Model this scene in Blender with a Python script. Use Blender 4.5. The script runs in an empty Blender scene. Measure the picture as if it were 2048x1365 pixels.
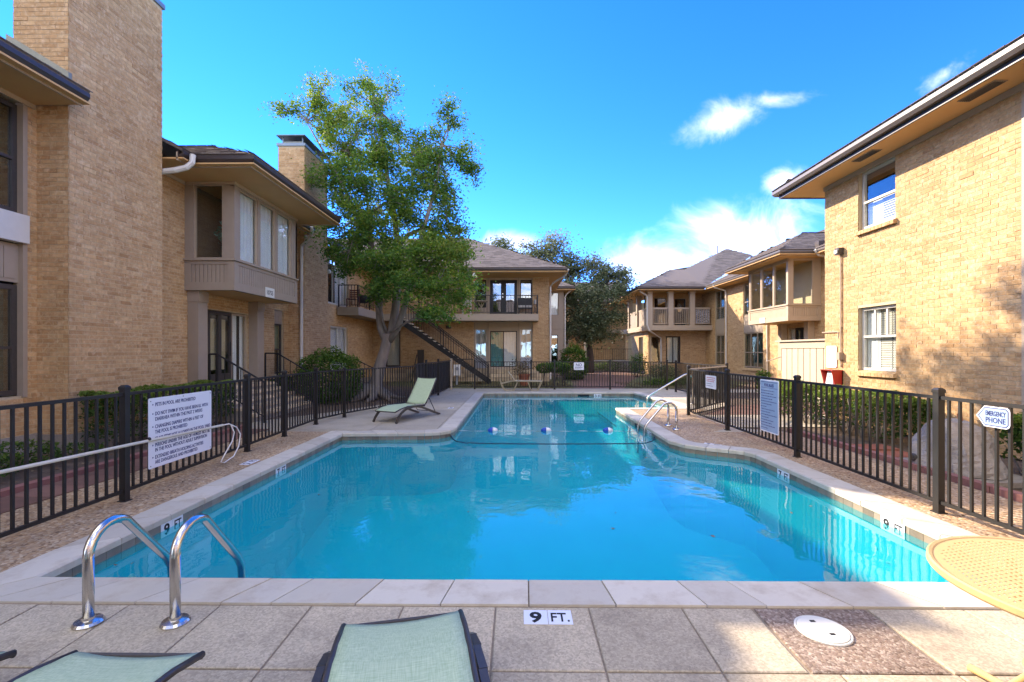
import bpy, math, random
import numpy as np
from mathutils import Vector, Matrix
from mathutils.geometry import tessellate_polygon
R = random.Random(7)
NR = np.random.default_rng(7)
rad = math.radians
SC = bpy.context.scene
COL = SC.collection

# ------------------------------------------------------------------ camera, sky, sun, exposure
CAM_H, FOC, HORZ, YAW = 1.70, 910.2, 702.0, rad(0.63)
cd = bpy.data.cameras.new('camera'); cam = bpy.data.objects.new('camera', cd); COL.objects.link(cam)
cam.location = (0, 0, CAM_H); cam.rotation_euler = (rad(90), 0, YAW)
cd.sensor_width = 36; cd.lens = 16.0; cd.shift_y = 0.0095; cd.clip_start = .05; cd.clip_end = 2000
SC.camera = cam

SUN_EL, SUN_AZ = rad(28.6), rad(-49.5)          # azimuth clockwise from +Y
SUN_STRENGTH, SKY_STRENGTH, EXPOSURE = 2.0, 0.15, 2.78
world = bpy.data.worlds.new('World'); SC.world = world; world.use_nodes = True
wn, wl = world.node_tree.nodes, world.node_tree.links
wn.clear()
def wnode(t, **k):
    n = wn.new(t)
    for a, b in k.items(): setattr(n, a, b)
    return n
w_out = wnode('ShaderNodeOutputWorld'); w_bg = wnode('ShaderNodeBackground')
w_bg.inputs['Strength'].default_value = SKY_STRENGTH
sky = wnode('ShaderNodeTexSky', sky_type='NISHITA', sun_disc=False, sun_elevation=SUN_EL, sun_rotation=SUN_AZ,
            altitude=0, air_density=0.38, dust_density=0.0, ozone_density=2.0)
hs = wnode('ShaderNodeHueSaturation'); hs.inputs['Saturation'].default_value = 1.3
hs.inputs['Hue'].default_value = 0.514
wl.new(sky.outputs[0], hs.inputs['Color'])
tc = wnode('ShaderNodeTexCoord'); sx = wnode('ShaderNodeSeparateXYZ'); wl.new(tc.outputs['Generated'], sx.inputs[0])
def wmath(op, a, b=None, c=None):
    n = wnode('ShaderNodeMath', operation=op)
    for i, v in enumerate((a, b, c)):
        if v is None: continue
        if isinstance(v, (int, float)): n.inputs[i].default_value = v
        else: wl.new(v, n.inputs[i])
    return n.outputs[0]
ysafe = wmath('MAXIMUM', sx.outputs['Y'], 0.05)
cxy = wnode('ShaderNodeCombineXYZ')
wl.new(wmath('DIVIDE', sx.outputs['X'], ysafe), cxy.inputs[0]); wl.new(wmath('DIVIDE', sx.outputs['Z'], ysafe), cxy.inputs[1])
field = None
for (cx_, cz_, rx_, rz_, an_, g_) in [(.44, .50, .13, .040, 22, .78), (.57, .55, .10, .022, 6, .72), (.585, .37, .06, .032, 20, .9),
                                      (.50, .25, .17, .085, 8, 1.0), (.33, .19, .20, .07, 8, .95), (.62, .17, .22, .08, 0, 1.05),
                                      (-.01, .235, .085, .028, 0, .95), (.93, .60, .06, .028, 25, .62), (-.4, .16, .2, .05, 0, .8)]:
    mp = wnode('ShaderNodeMapping', vector_type='TEXTURE')
    mp.inputs['Location'].default_value = (cx_, cz_, 0); mp.inputs['Rotation'].default_value = (0, 0, rad(an_))
    mp.inputs['Scale'].default_value = (rx_ * 1.5, rz_ * 1.5, 1)
    wl.new(cxy.outputs[0], mp.inputs['Vector'])
    ln = wnode('ShaderNodeVectorMath', operation='LENGTH'); wl.new(mp.outputs[0], ln.inputs[0])
    v = wmath('MULTIPLY', wmath('SUBTRACT', 1.0, ln.outputs['Value']), g_)
    field = v if field is None else wmath('MAXIMUM', field, v)
nz = wnode('ShaderNodeTexNoise'); nz.inputs['Scale'].default_value = 8; nz.inputs['Detail'].default_value = 9; nz.inputs['Roughness'].default_value = .62; nz.inputs['Distortion'].default_value = .5
wl.new(cxy.outputs[0], nz.inputs['Vector'])
dens = wmath('ADD', field, wmath('MULTIPLY', wmath('SUBTRACT', nz.outputs['Fac'], .5), 1.5))
mr = wnode('ShaderNodeMapRange', interpolation_type='SMOOTHSTEP')
mr.inputs['From Min'].default_value = .15; mr.inputs['From Max'].default_value = 1.25; mr.inputs['To Max'].default_value = .5
wl.new(dens, mr.inputs['Value'])
front = wmath('MULTIPLY', mr.outputs[0], wmath('GREATER_THAN', sx.outputs['Y'], .06))
# denser clouds out of view, added to fill the shade with neutral light
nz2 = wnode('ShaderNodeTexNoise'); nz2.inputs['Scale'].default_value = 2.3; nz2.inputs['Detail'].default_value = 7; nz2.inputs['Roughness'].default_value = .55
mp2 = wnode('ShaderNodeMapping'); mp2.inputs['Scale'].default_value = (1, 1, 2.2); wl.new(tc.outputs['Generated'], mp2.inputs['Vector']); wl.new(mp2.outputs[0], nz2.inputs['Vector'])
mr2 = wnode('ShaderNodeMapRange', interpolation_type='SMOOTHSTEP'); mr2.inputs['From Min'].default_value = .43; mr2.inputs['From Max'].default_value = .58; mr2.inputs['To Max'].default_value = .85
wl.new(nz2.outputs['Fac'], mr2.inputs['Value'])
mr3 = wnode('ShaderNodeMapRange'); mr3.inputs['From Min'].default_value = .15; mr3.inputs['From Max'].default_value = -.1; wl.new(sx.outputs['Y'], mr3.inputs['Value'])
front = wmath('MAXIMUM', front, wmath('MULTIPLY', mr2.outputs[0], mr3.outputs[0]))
mx = wnode('ShaderNodeMix', data_type='RGBA'); wl.new(front, mx.inputs['Factor'])
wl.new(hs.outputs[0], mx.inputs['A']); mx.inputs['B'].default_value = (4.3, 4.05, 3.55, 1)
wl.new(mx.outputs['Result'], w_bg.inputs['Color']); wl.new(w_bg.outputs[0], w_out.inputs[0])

sd = bpy.data.lights.new('sun', 'SUN'); sun = bpy.data.objects.new('sun', sd); COL.objects.link(sun)
sd.energy = SUN_STRENGTH; sd.angle = rad(0.5); sd.color = (.95, .79, .62)
sdir = Vector((math.sin(SUN_AZ) * math.cos(SUN_EL), math.cos(SUN_AZ) * math.cos(SUN_EL), math.sin(SUN_EL)))
sun.rotation_euler = (-sdir).to_track_quat('-Z', 'Y').to_euler(); sun.location = (-30, 30, 30)

SC.render.engine = 'CYCLES'
SC.cycles.max_bounces = 8; SC.cycles.diffuse_bounces = 4; SC.cycles.transparent_max_bounces = 16
SC.cycles.use_denoising = True; SC.cycles.caustics_reflective = False; SC.cycles.caustics_refractive = False
SC.cycles.sample_clamp_indirect = 4
SC.view_settings.view_transform = 'Standard'; SC.view_settings.look = 'None'
SC.view_settings.exposure = EXPOSURE; SC.view_settings.gamma = 1; SC.view_settings.use_curve_mapping = False

# ------------------------------------------------------------------ materials
M = {}
def new_mat(name):
    m = bpy.data.materials.new(name); m.use_nodes = True; m.node_tree.nodes.clear(); M[name] = m
    return m, m.node_tree.nodes, m.node_tree.links
def nd(ns, t, **k):
    n = ns.new(t)
    for a, b in k.items():
        if a in n.inputs.keys() if isinstance(a, str) and ' ' in a else False: n.inputs[a].default_value = b
        else: setattr(n, a, b)
    return n
def setin(n, **k):
    for a, b in k.items(): n.inputs[a.replace('_', ' ')].default_value = b
def lerp(c, k): return tuple(min(1, x * k) for x in c[:3]) + (1,)
def tone_socket(ns, ls):
    a = nd(ns, 'ShaderNodeAttribute', attribute_name='tone'); oi = nd(ns, 'ShaderNodeObjectInfo')
    ad = nd(ns, 'ShaderNodeMath', operation='ADD'); ls.new(a.outputs['Fac'], ad.inputs[0]); ls.new(oi.outputs['Random'], ad.inputs[1])
    fr = nd(ns, 'ShaderNodeMath', operation='FRACT'); ls.new(ad.outputs[0], fr.inputs[0])
    return fr.outputs[0]
def pmat(name, base, rough=.7, var=.18, scale=6, bump=.15, bscale=60, metal=0, spec=.5, ramp=None, tone=.0, stretch=(1, 1, 1), dirt=0, dirtcol=(.08, .06, .04), dscale=1.3, bdist=.01, coat=0):
    m, ns, ls = new_mat(name)
    out = nd(ns, 'ShaderNodeOutputMaterial'); p = nd(ns, 'ShaderNodeBsdfPrincipled')
    setin(p, Roughness=rough, Metallic=metal, Specular_IOR_Level=spec, Coat_Weight=coat)
    ls.new(p.outputs[0], out.inputs[0])
    g = nd(ns, 'ShaderNodeNewGeometry'); mp = nd(ns, 'ShaderNodeMapping'); mp.inputs['Scale'].default_value = stretch
    ls.new(g.outputs['Position'], mp.inputs['Vector'])
    n1 = nd(ns, 'ShaderNodeTexNoise'); setin(n1, Scale=scale, Detail=6, Roughness=.62); ls.new(mp.outputs[0], n1.inputs['Vector'])
    cr = nd(ns, 'ShaderNodeValToRGB')
    if ramp is None: ramp = [(.25, lerp(base, 1 - var)), (.5, tuple(base) + (1,)), (.75, lerp(base, 1 + var))]
    e = cr.color_ramp.elements
    while len(e) < len(ramp): e.new(.5)
    for i, (ps, c) in enumerate(ramp): e[i].position = ps; e[i].color = tuple(c[:3]) + (1,)
    if tone:
        t = tone_socket(ns, ls); mxn = nd(ns, 'ShaderNodeMix', data_type='FLOAT'); mxn.inputs[0].default_value = tone
        ls.new(n1.outputs['Fac'], mxn.inputs[2]); ls.new(t, mxn.inputs[3]); ls.new(mxn.outputs[0], cr.inputs[0])
    else: ls.new(n1.outputs['Fac'], cr.inputs[0])
    col = cr.outputs[0]
    if dirt:
        n3 = nd(ns, 'ShaderNodeTexNoise'); setin(n3, Scale=dscale, Detail=8, Roughness=.7); ls.new(g.outputs['Position'], n3.inputs['Vector'])
        r3 = nd(ns, 'ShaderNodeMapRange'); setin(r3, From_Min=.48, From_Max=.75, To_Max=dirt); ls.new(n3.outputs['Fac'], r3.inputs[0])
        md = nd(ns, 'ShaderNodeMix', data_type='RGBA'); ls.new(r3.outputs[0], md.inputs['Factor']); ls.new(col, md.inputs['A']); md.inputs['B'].default_value = tuple(dirtcol) + (1,)
        col = md.outputs['Result']
    ls.new(col, p.inputs['Base Color'])
    if bump:
        n2 = nd(ns, 'ShaderNodeTexNoise'); setin(n2, Scale=bscale, Detail=4, Roughness=.6); ls.new(mp.outputs[0], n2.inputs['Vector'])
        b = nd(ns, 'ShaderNodeBump'); setin(b, Strength=bump, Distance=bdist); ls.new(n2.outputs['Fac'], b.inputs['Height']); ls.new(b.outputs[0], p.inputs['Normal'])
    m['p'] = 1
    return m

def brick_mat(name, cols, swirl, swirl_amt=.5):
    m, ns, ls = new_mat(name)
    out = nd(ns, 'ShaderNodeOutputMaterial'); p = nd(ns, 'ShaderNodeBsdfPrincipled'); setin(p, Roughness=.85, Specular_IOR_Level=.25)
    ls.new(p.outputs[0], out.inputs[0])
    t = tone_socket(ns, ls); cr = nd(ns, 'ShaderNodeValToRGB'); e = cr.color_ramp.elements
    while len(e) < len(cols): e.new(.5)
    for i, c in enumerate(cols): e[i].position = i / (len(cols) - 1); e[i].color = tuple(c) + (1,)
    ls.new(t, cr.inputs[0])
    g = nd(ns, 'ShaderNodeNewGeometry'); n1 = nd(ns, 'ShaderNodeTexNoise'); setin(n1, Scale=9, Detail=5, Roughness=.6, Distortion=1.6)
    ls.new(g.outputs['Position'], n1.inputs['Vector'])
    r1 = nd(ns, 'ShaderNodeMapRange'); setin(r1, From_Min=.5, From_Max=.72, To_Max=swirl_amt); ls.new(n1.outputs['Fac'], r1.inputs[0])
    mx_ = nd(ns, 'ShaderNodeMix', data_type='RGBA'); ls.new(r1.outputs[0], mx_.inputs['Factor']); ls.new(cr.outputs[0], mx_.inputs['A']); mx_.inputs['B'].default_value = tuple(swirl) + (1,)
    n3 = nd(ns, 'ShaderNodeTexNoise'); setin(n3, Scale=14, Detail=4, Roughness=.6); ls.new(g.outputs['Position'], n3.inputs['Vector'])
    n4 = nd(ns, 'ShaderNodeTexNoise'); setin(n4, Scale=.45, Detail=5, Roughness=.65); ls.new(g.outputs['Position'], n4.inputs['Vector'])
    av = nd(ns, 'ShaderNodeMath', operation='MULTIPLY_ADD'); ls.new(n4.outputs['Fac'], av.inputs[0]); av.inputs[1].default_value = 1.0; ls.new(n3.outputs['Fac'], av.inputs[2])
    r3 = nd(ns, 'ShaderNodeMapRange'); setin(r3, From_Min=.65, From_Max=1.35, To_Min=.70, To_Max=1.22); ls.new(av.outputs[0], r3.inputs[0])
    mu = nd(ns, 'ShaderNodeMix', data_type='RGBA', blend_type='MULTIPLY'); mu.inputs['Factor'].default_value = 1
    ls.new(mx_.outputs['Result'], mu.inputs['A']); ls.new(r3.outputs[0], mu.inputs['B']); ls.new(mu.outputs['Result'], p.inputs['Base Color'])
    n2 = nd(ns, 'ShaderNodeTexNoise'); setin(n2, Scale=70, Detail=4); ls.new(g.outputs['Position'], n2.inputs['Vector'])
    b = nd(ns, 'ShaderNodeBump'); setin(b, Strength=.35, Distance=.01); ls.new(n2.outputs['Fac'], b.inputs['Height']); ls.new(b.outputs[0], p.inputs['Normal'])
    return m
brick_mat('brick', [(.50, .31, .145), (.44, .265, .118), (.55, .355, .175), (.39, .225, .098), (.52, .33, .16), (.47, .29, .135), (.57, .38, .19)], (.68, .51, .32), .7)
pmat('mortar', (.52, .41, .25), .9, .12, 20, .4, 120)
def pebble_mat(name, cols, scale, bump=.8, bdist=.008):
    m, ns, ls = new_mat(name)
    out = nd(ns, 'ShaderNodeOutputMaterial'); p = nd(ns, 'ShaderNodeBsdfPrincipled'); setin(p, Roughness=.75, Specular_IOR_Level=.3); ls.new(p.outputs[0], out.inputs[0])
    g = nd(ns, 'ShaderNodeNewGeometry'); v = nd(ns, 'ShaderNodeTexVoronoi', feature='F1'); setin(v, Scale=scale, Randomness=1); ls.new(g.outputs['Position'], v.inputs['Vector'])
    sp = nd(ns, 'ShaderNodeSeparateColor'); ls.new(v.outputs['Color'], sp.inputs[0])
    cr = nd(ns, 'ShaderNodeValToRGB'); e = cr.color_ramp.elements
    while len(e) < len(cols): e.new(.5)
    for i, c in enumerate(cols): e[i].position = i / (len(cols) - 1); e[i].color = tuple(c) + (1,)
    ls.new(sp.outputs[0], cr.inputs[0])
    n1 = nd(ns, 'ShaderNodeTexNoise'); setin(n1, Scale=1.1, Detail=7, Roughness=.7); ls.new(g.outputs['Position'], n1.inputs['Vector'])
    r1 = nd(ns, 'ShaderNodeMapRange'); setin(r1, From_Min=.3, From_Max=.7, To_Min=.7, To_Max=1.25); ls.new(n1.outputs['Fac'], r1.inputs[0])
    mu = nd(ns, 'ShaderNodeMix', data_type='RGBA', blend_type='MULTIPLY'); mu.inputs['Factor'].default_value = 1
    ls.new(cr.outputs[0], mu.inputs['A']); ls.new(r1.outputs[0], mu.inputs['B']); ls.new(mu.outputs['Result'], p.inputs['Base Color'])
    b = nd(ns, 'ShaderNodeBump', invert=True); setin(b, Strength=bump, Distance=bdist); ls.new(v.outputs['Distance'], b.inputs['Height']); ls.new(b.outputs[0], p.inputs['Normal'])
    return m
pebble_mat('pebble', [(.32, .20, .10), (.52, .36, .20), (.17, .10, .055), (.60, .48, .32), (.38, .24, .12), (.46, .35, .24)], 42)
pebble_mat('aggregate', [(.20, .14, .10), (.28, .21, .16), (.14, .10, .07), (.40, .33, .26), (.22, .16, .11)], 75, .5, .004)
def concrete_mat(name, base, speck=.5, scale=90, dirt=.65, dirtcol=(.15, .12, .09), tone=.4):
    m = pmat(name, base, .85, .14, 2.5, .25, 150, tone=tone, dirt=dirt, dirtcol=dirtcol, dscale=1.5, bdist=.004)
    ns, ls = m.node_tree.nodes, m.node_tree.links
    p = [n for n in ns if n.type == 'BSDF_PRINCIPLED'][0]; src = p.inputs['Base Color'].links[0].from_socket
    g = [n for n in ns if n.type == 'NEW_GEOMETRY'][0]
    v = nd(ns, 'ShaderNodeTexVoronoi', feature='F1'); setin(v, Scale=scale); ls.new(g.outputs['Position'], v.inputs['Vector'])
    sp = nd(ns, 'ShaderNodeSeparateColor'); ls.new(v.outputs['Color'], sp.inputs[0])
    r = nd(ns, 'ShaderNodeMapRange'); setin(r, From_Min=0, From_Max=1, To_Min=1 - speck * .5, To_Max=1 + speck * .4); ls.new(sp.outputs[0], r.inputs[0])
    mu = nd(ns, 'ShaderNodeMix', data_type='RGBA', blend_type='MULTIPLY'); mu.inputs['Factor'].default_value = 1
    ls.new(src, mu.inputs['A']); ls.new(r.outputs[0], mu.inputs['B']); ls.new(mu.outputs['Result'], p.inputs['Base Color'])
    return m
concrete_mat('deck', (.45, .38, .265), .45)
concrete_mat('concrete', (.43, .375, .28), .25, 120, .35)
concrete_mat('plinth', (.30, .26, .21), .2, 60, .5)
pmat('joint', (.26, .205, .14), .95, .3, 30, .3)
pmat('coping', (.57, .52, .42), .7, .14, 3, .2, 60, tone=.45, dirt=.75, dirtcol=(.33, .25, .16), dscale=3.0, bdist=.004)
pmat('tile', (.22, .185, .14), .35, .35, 9, .1, 40, tone=.5, dirt=.55, dirtcol=(.30, .20, .09), dscale=2.2)
pmat('pool_plaster', (.012, .47, .62), .8, .05, 1.2, .0, dirt=.35, dirtcol=(.02, .34, .46), dscale=.7)
pmat('pool_line', (.01, .12, .18), .6, .1, 3, 0)
pmat('black_metal', (.010, .009, .0085), .5, .25, 25, .08, 80)
pmat('bronze_metal', (.05, .042, .036), .42, .2, 25, .05, 80)
pmat('rail_painted_sun', (.30, .27, .22), .5, .15, 25, .05, 80)  # sunlight on one black top rail, put into a paler colour
pmat('steel', (.62, .60, .57), .22, .08, 12, .02, 40, metal=1)
pmat('taupe', (.33, .265, .195), .6, .06, 5, .05, 60)
pmat('beige_paint', (.42, .33, .23), .6, .06, 5, .05, 60)
pmat('soffit', (.58, .35, .14), .75, .06, 2, .05, 40)  # orange of the bounce glow under the eaves is put into this paint
pmat('gutter', (.045, .032, .027), .4, .15, 4, .03, 30)
pmat('gutter_tan', (.11, .092, .078), .4, .12, 4, .03, 30)
pmat('white_paint', (.72, .70, .66), .5, .05, 6, .03, 40, dirt=.2, dirtcol=(.5, .45, .38))
pmat('white_frame', (.60, .57, .50), .5, .05, 6, .03, 40)
pmat('sign_white', (.74, .75, .80), .35, .03, 3, .0, dirt=.12, dirtcol=(.5, .5, .5))
pmat('sign_sky_tint', (.31, .41, .57), .18, .05, 3, .0)  # bluish sky reflection put into the sign face colour
pmat('ink_navy', (.02, .028, .13), .85, .05, 3, 0)
pmat('ink_black', (.010, .010, .012), .85, .05, 3, 0)
pmat('ink_red', (.45, .06, .06), .5, .05, 3, 0)
pmat('ink_grey', (.25, .27, .32), .5, .05, 3, 0)
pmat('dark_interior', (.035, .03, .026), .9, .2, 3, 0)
pmat('curtain', (.84, .84, .82), .9, .05, 4, .0)
pmat('teal_curtain', (.10, .27, .24), .9, .1, 4, .0)
pmat('blind', (.62, .60, .52), .7, .05, 4, .0)
pmat('green_blind', (.20, .26, .17), .8, .08, 4, .0)
pmat('shingle', (.14, .115, .10), .9, .3, 8, .4, 140, tone=.6)
pmat('flashing', (.24, .24, .19), .5, .2, 6, .1, 30, metal=.3)
pmat('cap_metal', (.20, .24, .28), .45, .15, 6, .05, 30, metal=.4)
pmat('bark', (.22, .185, .15), .9, .3, 7, .7, 30, stretch=(1, 1, .25), bdist=.02)
pmat('bark_dark', (.07, .055, .045), .9, .3, 8, .6, 30, stretch=(1, 1, .3))
pmat('dirt', (.13, .09, .06), .95, .45, 5, .8, 35, dirt=.5, dirtcol=(.20, .13, .07), dscale=9, bdist=.03)
pmat('grass', (.10, .105, .035), .95, .5, 5, .8, 90, dirt=.6, dirtcol=(.22, .17, .08), dscale=2.4, bdist=.03)
pmat('red_kerb', (.28, .125, .10), .85, .15, 5, .3, 60, tone=.4)
pmat('red_paver', (.20, .105, .075), .9, .25, 6, .3, 60, tone=.5, dirt=.4)
pmat('stone_step', (.52, .40, .25), .9, .3, 9, .6, 25, tone=.6, bdist=.02)
pmat('green_mesh', (.25, .38, .27), .75, .10, 3, .35, 260, stretch=(1, .08, 1), tone=0)
pmat('tan_metal', (.54, .36, .155), .45, .05, 5, .03, 60)
pmat('tan_lounge', (.42, .35, .22), .5, .08, 5, .03, 60)
pmat('white_plastic', (.66, .66, .58), .45, .04, 5, .02, 30, dirt=.2, dirtcol=(.4, .38, .32))
pmat('pole_cream', (.62, .58, .47), .45, .08, 4, .03, 40, dirt=.3, dirtcol=(.35, .3, .2))
pmat('buoy_blue', (.01, .06, .42), .4, .05, 5, 0)
pmat('buoy_white', (.75, .77, .8), .4, .03, 5, 0)
pmat('rope_dark', (.01, .03, .06), .7, .1, 5, 0)
pmat('rope_white', (.5, .52, .52), .7, .1, 5, 0)
pmat('red_box', (.40, .022, .012), .4, .06, 5, .02)
pmat('fake_rock', (.30, .26, .22), .9, .25, 5, .7, 18, dirt=.4, dirtcol=(.42, .38, .32), bdist=.04)
pmat('wood_red', (.16, .05, .025), .6, .2, 8, .1, stretch=(4, 1, 1))
pmat('terracotta', (.30, .10, .05), .8, .15, 8, .1)
pmat('board_paint', (.45, .38, .28), .75, .10, 6, .3, 50, stretch=(4, 4, .4), tone=.5)
pmat('screen_cloth', (.018, .016, .015), .8, .2, 5, .2, 300)
pmat('grey_box', (.30, .31, .33), .5, .1, 5, .05)
pmat('cushion', (.45, .42, .37), .9, .1, 10, .1)
pmat('pattern_cloth', (.35, .34, .36), .9, .2, 14, 0, ramp=[(.42, (.08, .08, .10)), (.5, (.4, .4, .42)), (.58, (.62, .62, .64))])
pmat('brown_interior', (.10, .075, .05), .9, .15, 2, 0)
pmat('interior_wall', (.58, .48, .30), .9, .05, 2, 0)

def leaf_mat(name, cols, trans=.35):
    m, ns, ls = new_mat(name)
    out = nd(ns, 'ShaderNodeOutputMaterial'); p = nd(ns, 'ShaderNodeBsdfPrincipled'); setin(p, Roughness=.6, Specular_IOR_Level=.22)
    tr = nd(ns, 'ShaderNodeBsdfTranslucent'); mxs = nd(ns, 'ShaderNodeMixShader'); mxs.inputs[0].default_value = trans
    a = nd(ns, 'ShaderNodeAttribute', attribute_name='tone'); cr = nd(ns, 'ShaderNodeValToRGB'); e = cr.color_ramp.elements
    while len(e) < len(cols): e.new(.5)
    for i, c in enumerate(cols): e[i].position = i / (len(cols) - 1); e[i].color = tuple(c) + (1,)
    ls.new(a.outputs['Fac'], cr.inputs[0]); ls.new(cr.outputs[0], p.inputs['Base Color'])
    hsv = nd(ns, 'ShaderNodeHueSaturation'); setin(hsv, Hue=.48, Saturation=1.15, Value=1.7); ls.new(cr.outputs[0], hsv.inputs['Color']); ls.new(hsv.outputs[0], tr.inputs['Color'])
    ls.new(p.outputs[0], mxs.inputs[1]); ls.new(tr.outputs[0], mxs.inputs[2]); ls.new(mxs.outputs[0], out.inputs[0])
    return m
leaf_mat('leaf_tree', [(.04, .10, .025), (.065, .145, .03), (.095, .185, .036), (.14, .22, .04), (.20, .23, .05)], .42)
leaf_mat('leaf_oak', [(.06, .085, .045), (.105, .135, .065), (.17, .19, .10), (.25, .24, .14)], .3)
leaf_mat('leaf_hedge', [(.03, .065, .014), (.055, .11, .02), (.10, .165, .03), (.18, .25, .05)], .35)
leaf_mat('leaf_bush', [(.03, .075, .016), (.06, .125, .022), (.10, .18, .03), (.16, .22, .04)], .35)
leaf_mat('leaf_dry', [(.10, .07, .04), (.16, .12, .07), (.08, .09, .03)], .2)
leaf_mat('leaf_teal', [(.05, .17, .14), (.10, .28, .22), (.2, .4, .33)], .2)
leaf_mat('litter', [(.16, .09, .04), (.24, .15, .07), (.10, .06, .03), (.30, .22, .13)], .1)

def schlick(ns, ls, f0, normal=None, boost=0):
    """reflectance of a clear surface, the same from either side"""
    g = nd(ns, 'ShaderNodeNewGeometry'); dt = nd(ns, 'ShaderNodeVectorMath', operation='DOT_PRODUCT')
    ls.new(g.outputs['Incoming'], dt.inputs[0]); ls.new(normal if normal else g.outputs['Normal'], dt.inputs[1])
    def mt(op, a, b=None, c=None):
        n = nd(ns, 'ShaderNodeMath', operation=op, use_clamp=(op == 'MULTIPLY_ADD'))
        for i, v in enumerate((a, b, c)):
            if v is None: continue
            if isinstance(v, (int, float)): n.inputs[i].default_value = v
            else: ls.new(v, n.inputs[i])
        return n.outputs[0]
    k = mt('POWER', mt('SUBTRACT', 1.0, mt('MINIMUM', mt('ABSOLUTE', dt.outputs['Value']), 1.0)), 5.0)
    return mt('MULTIPLY_ADD', k, 1.0 - f0, f0 + boost)
def glass_mat(name, tint, boost, ior=1.5, rough=0.0):
    m, ns, ls = new_mat(name)
    out = nd(ns, 'ShaderNodeOutputMaterial'); t = nd(ns, 'ShaderNodeBsdfTransparent'); t.inputs[0].default_value = tuple(tint) + (1,)
    gl = nd(ns, 'ShaderNodeBsdfGlossy'); setin(gl, Roughness=rough); gl.inputs[0].default_value = (1, 1, 1, 1)
    fac = schlick(ns, ls, .04, None, boost)
    g = nd(ns, 'ShaderNodeNewGeometry'); n2 = nd(ns, 'ShaderNodeTexNoise'); setin(n2, Scale=1.6, Detail=2); ls.new(g.outputs['Position'], n2.inputs['Vector'])
    b = nd(ns, 'ShaderNodeBump'); setin(b, Strength=.06, Distance=.05); ls.new(n2.outputs['Fac'], b.inputs['Height']); ls.new(b.outputs[0], gl.inputs['Normal'])
    mxs = nd(ns, 'ShaderNodeMixShader'); ls.new(fac, mxs.inputs[0]); ls.new(t.outputs[0], mxs.inputs[1]); ls.new(gl.outputs[0], mxs.inputs[2]); ls.new(mxs.outputs[0], out.inputs[0])
    return m
glass_mat('glass', (.94, .96, .95), .035)
glass_mat('glass_dark', (.62, .68, .68), .16)
# water: tinted, with a fresnel mirror on its rippled top
m, ns, ls = new_mat('water')
out = nd(ns, 'ShaderNodeOutputMaterial'); t = nd(ns, 'ShaderNodeBsdfTransparent'); t.inputs[0].default_value = (.60, 1.0, .97, 1)
gl = nd(ns, 'ShaderNodeBsdfGlossy'); setin(gl, Roughness=0.0); gl.inputs[0].default_value = (1, 1, 1, 1)
g = nd(ns, 'ShaderNodeNewGeometry'); n1 = nd(ns, 'ShaderNodeTexNoise'); setin(n1, Scale=2.2, Detail=3, Roughness=.45, Distortion=.4); ls.new(g.outputs['Position'], n1.inputs['Vector'])
n2 = nd(ns, 'ShaderNodeTexNoise'); setin(n2, Scale=.7, Detail=2); ls.new(g.outputs['Position'], n2.inputs['Vector'])
mu2 = nd(ns, 'ShaderNodeMath', operation='MULTIPLY'); ls.new(n1.outputs['Fac'], mu2.inputs[0]); ls.new(n2.outputs['Fac'], mu2.inputs[1])
b = nd(ns, 'ShaderNodeBump'); setin(b, Strength=.22, Distance=.045); ls.new(mu2.outputs[0], b.inputs['Height'])
fac = schlick(ns, ls, .02, b.outputs[0]); ls.new(b.outputs[0], gl.inputs['Normal'])
df = nd(ns, 'ShaderNodeBsdfDiffuse'); df.inputs[0].default_value = (.012, .50, .55, 1); mk = nd(ns, 'ShaderNodeMixShader'); mk.inputs[0].default_value = .32     # faintly milky water
ls.new(t.outputs[0], mk.inputs[1]); ls.new(df.outputs[0], mk.inputs[2])
mxs = nd(ns, 'ShaderNodeMixShader'); ls.new(fac, mxs.inputs[0]); ls.new(mk.outputs[0], mxs.inputs[1]); ls.new(gl.outputs[0], mxs.inputs[2]); ls.new(mxs.outputs[0], out.inputs[0])

# ------------------------------------------------------------------ helpers
TEXT = {}
def make_texts(lines):
    """lettering meshes from the built-in font, flat in XY with the baseline on y = 0, one unit high"""
    obs = []
    for s, bold in lines:
        c = bpy.data.curves.new('lettering', 'FONT'); c.body = s; c.size = 1.0; c.extrude = .01; c.offset = bold; c.align_x = 'LEFT'; c.resolution_u = 3
        o = bpy.data.objects.new('lettering', c); COL.objects.link(o); obs.append((s, o, c))
    dg = bpy.context.evaluated_depsgraph_get()
    for s, o, c in obs: TEXT[s] = bpy.data.meshes.new_from_object(o.evaluated_get(dg))
    for s, o, c in obs: bpy.data.objects.remove(o); bpy.data.curves.remove(c)

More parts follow.
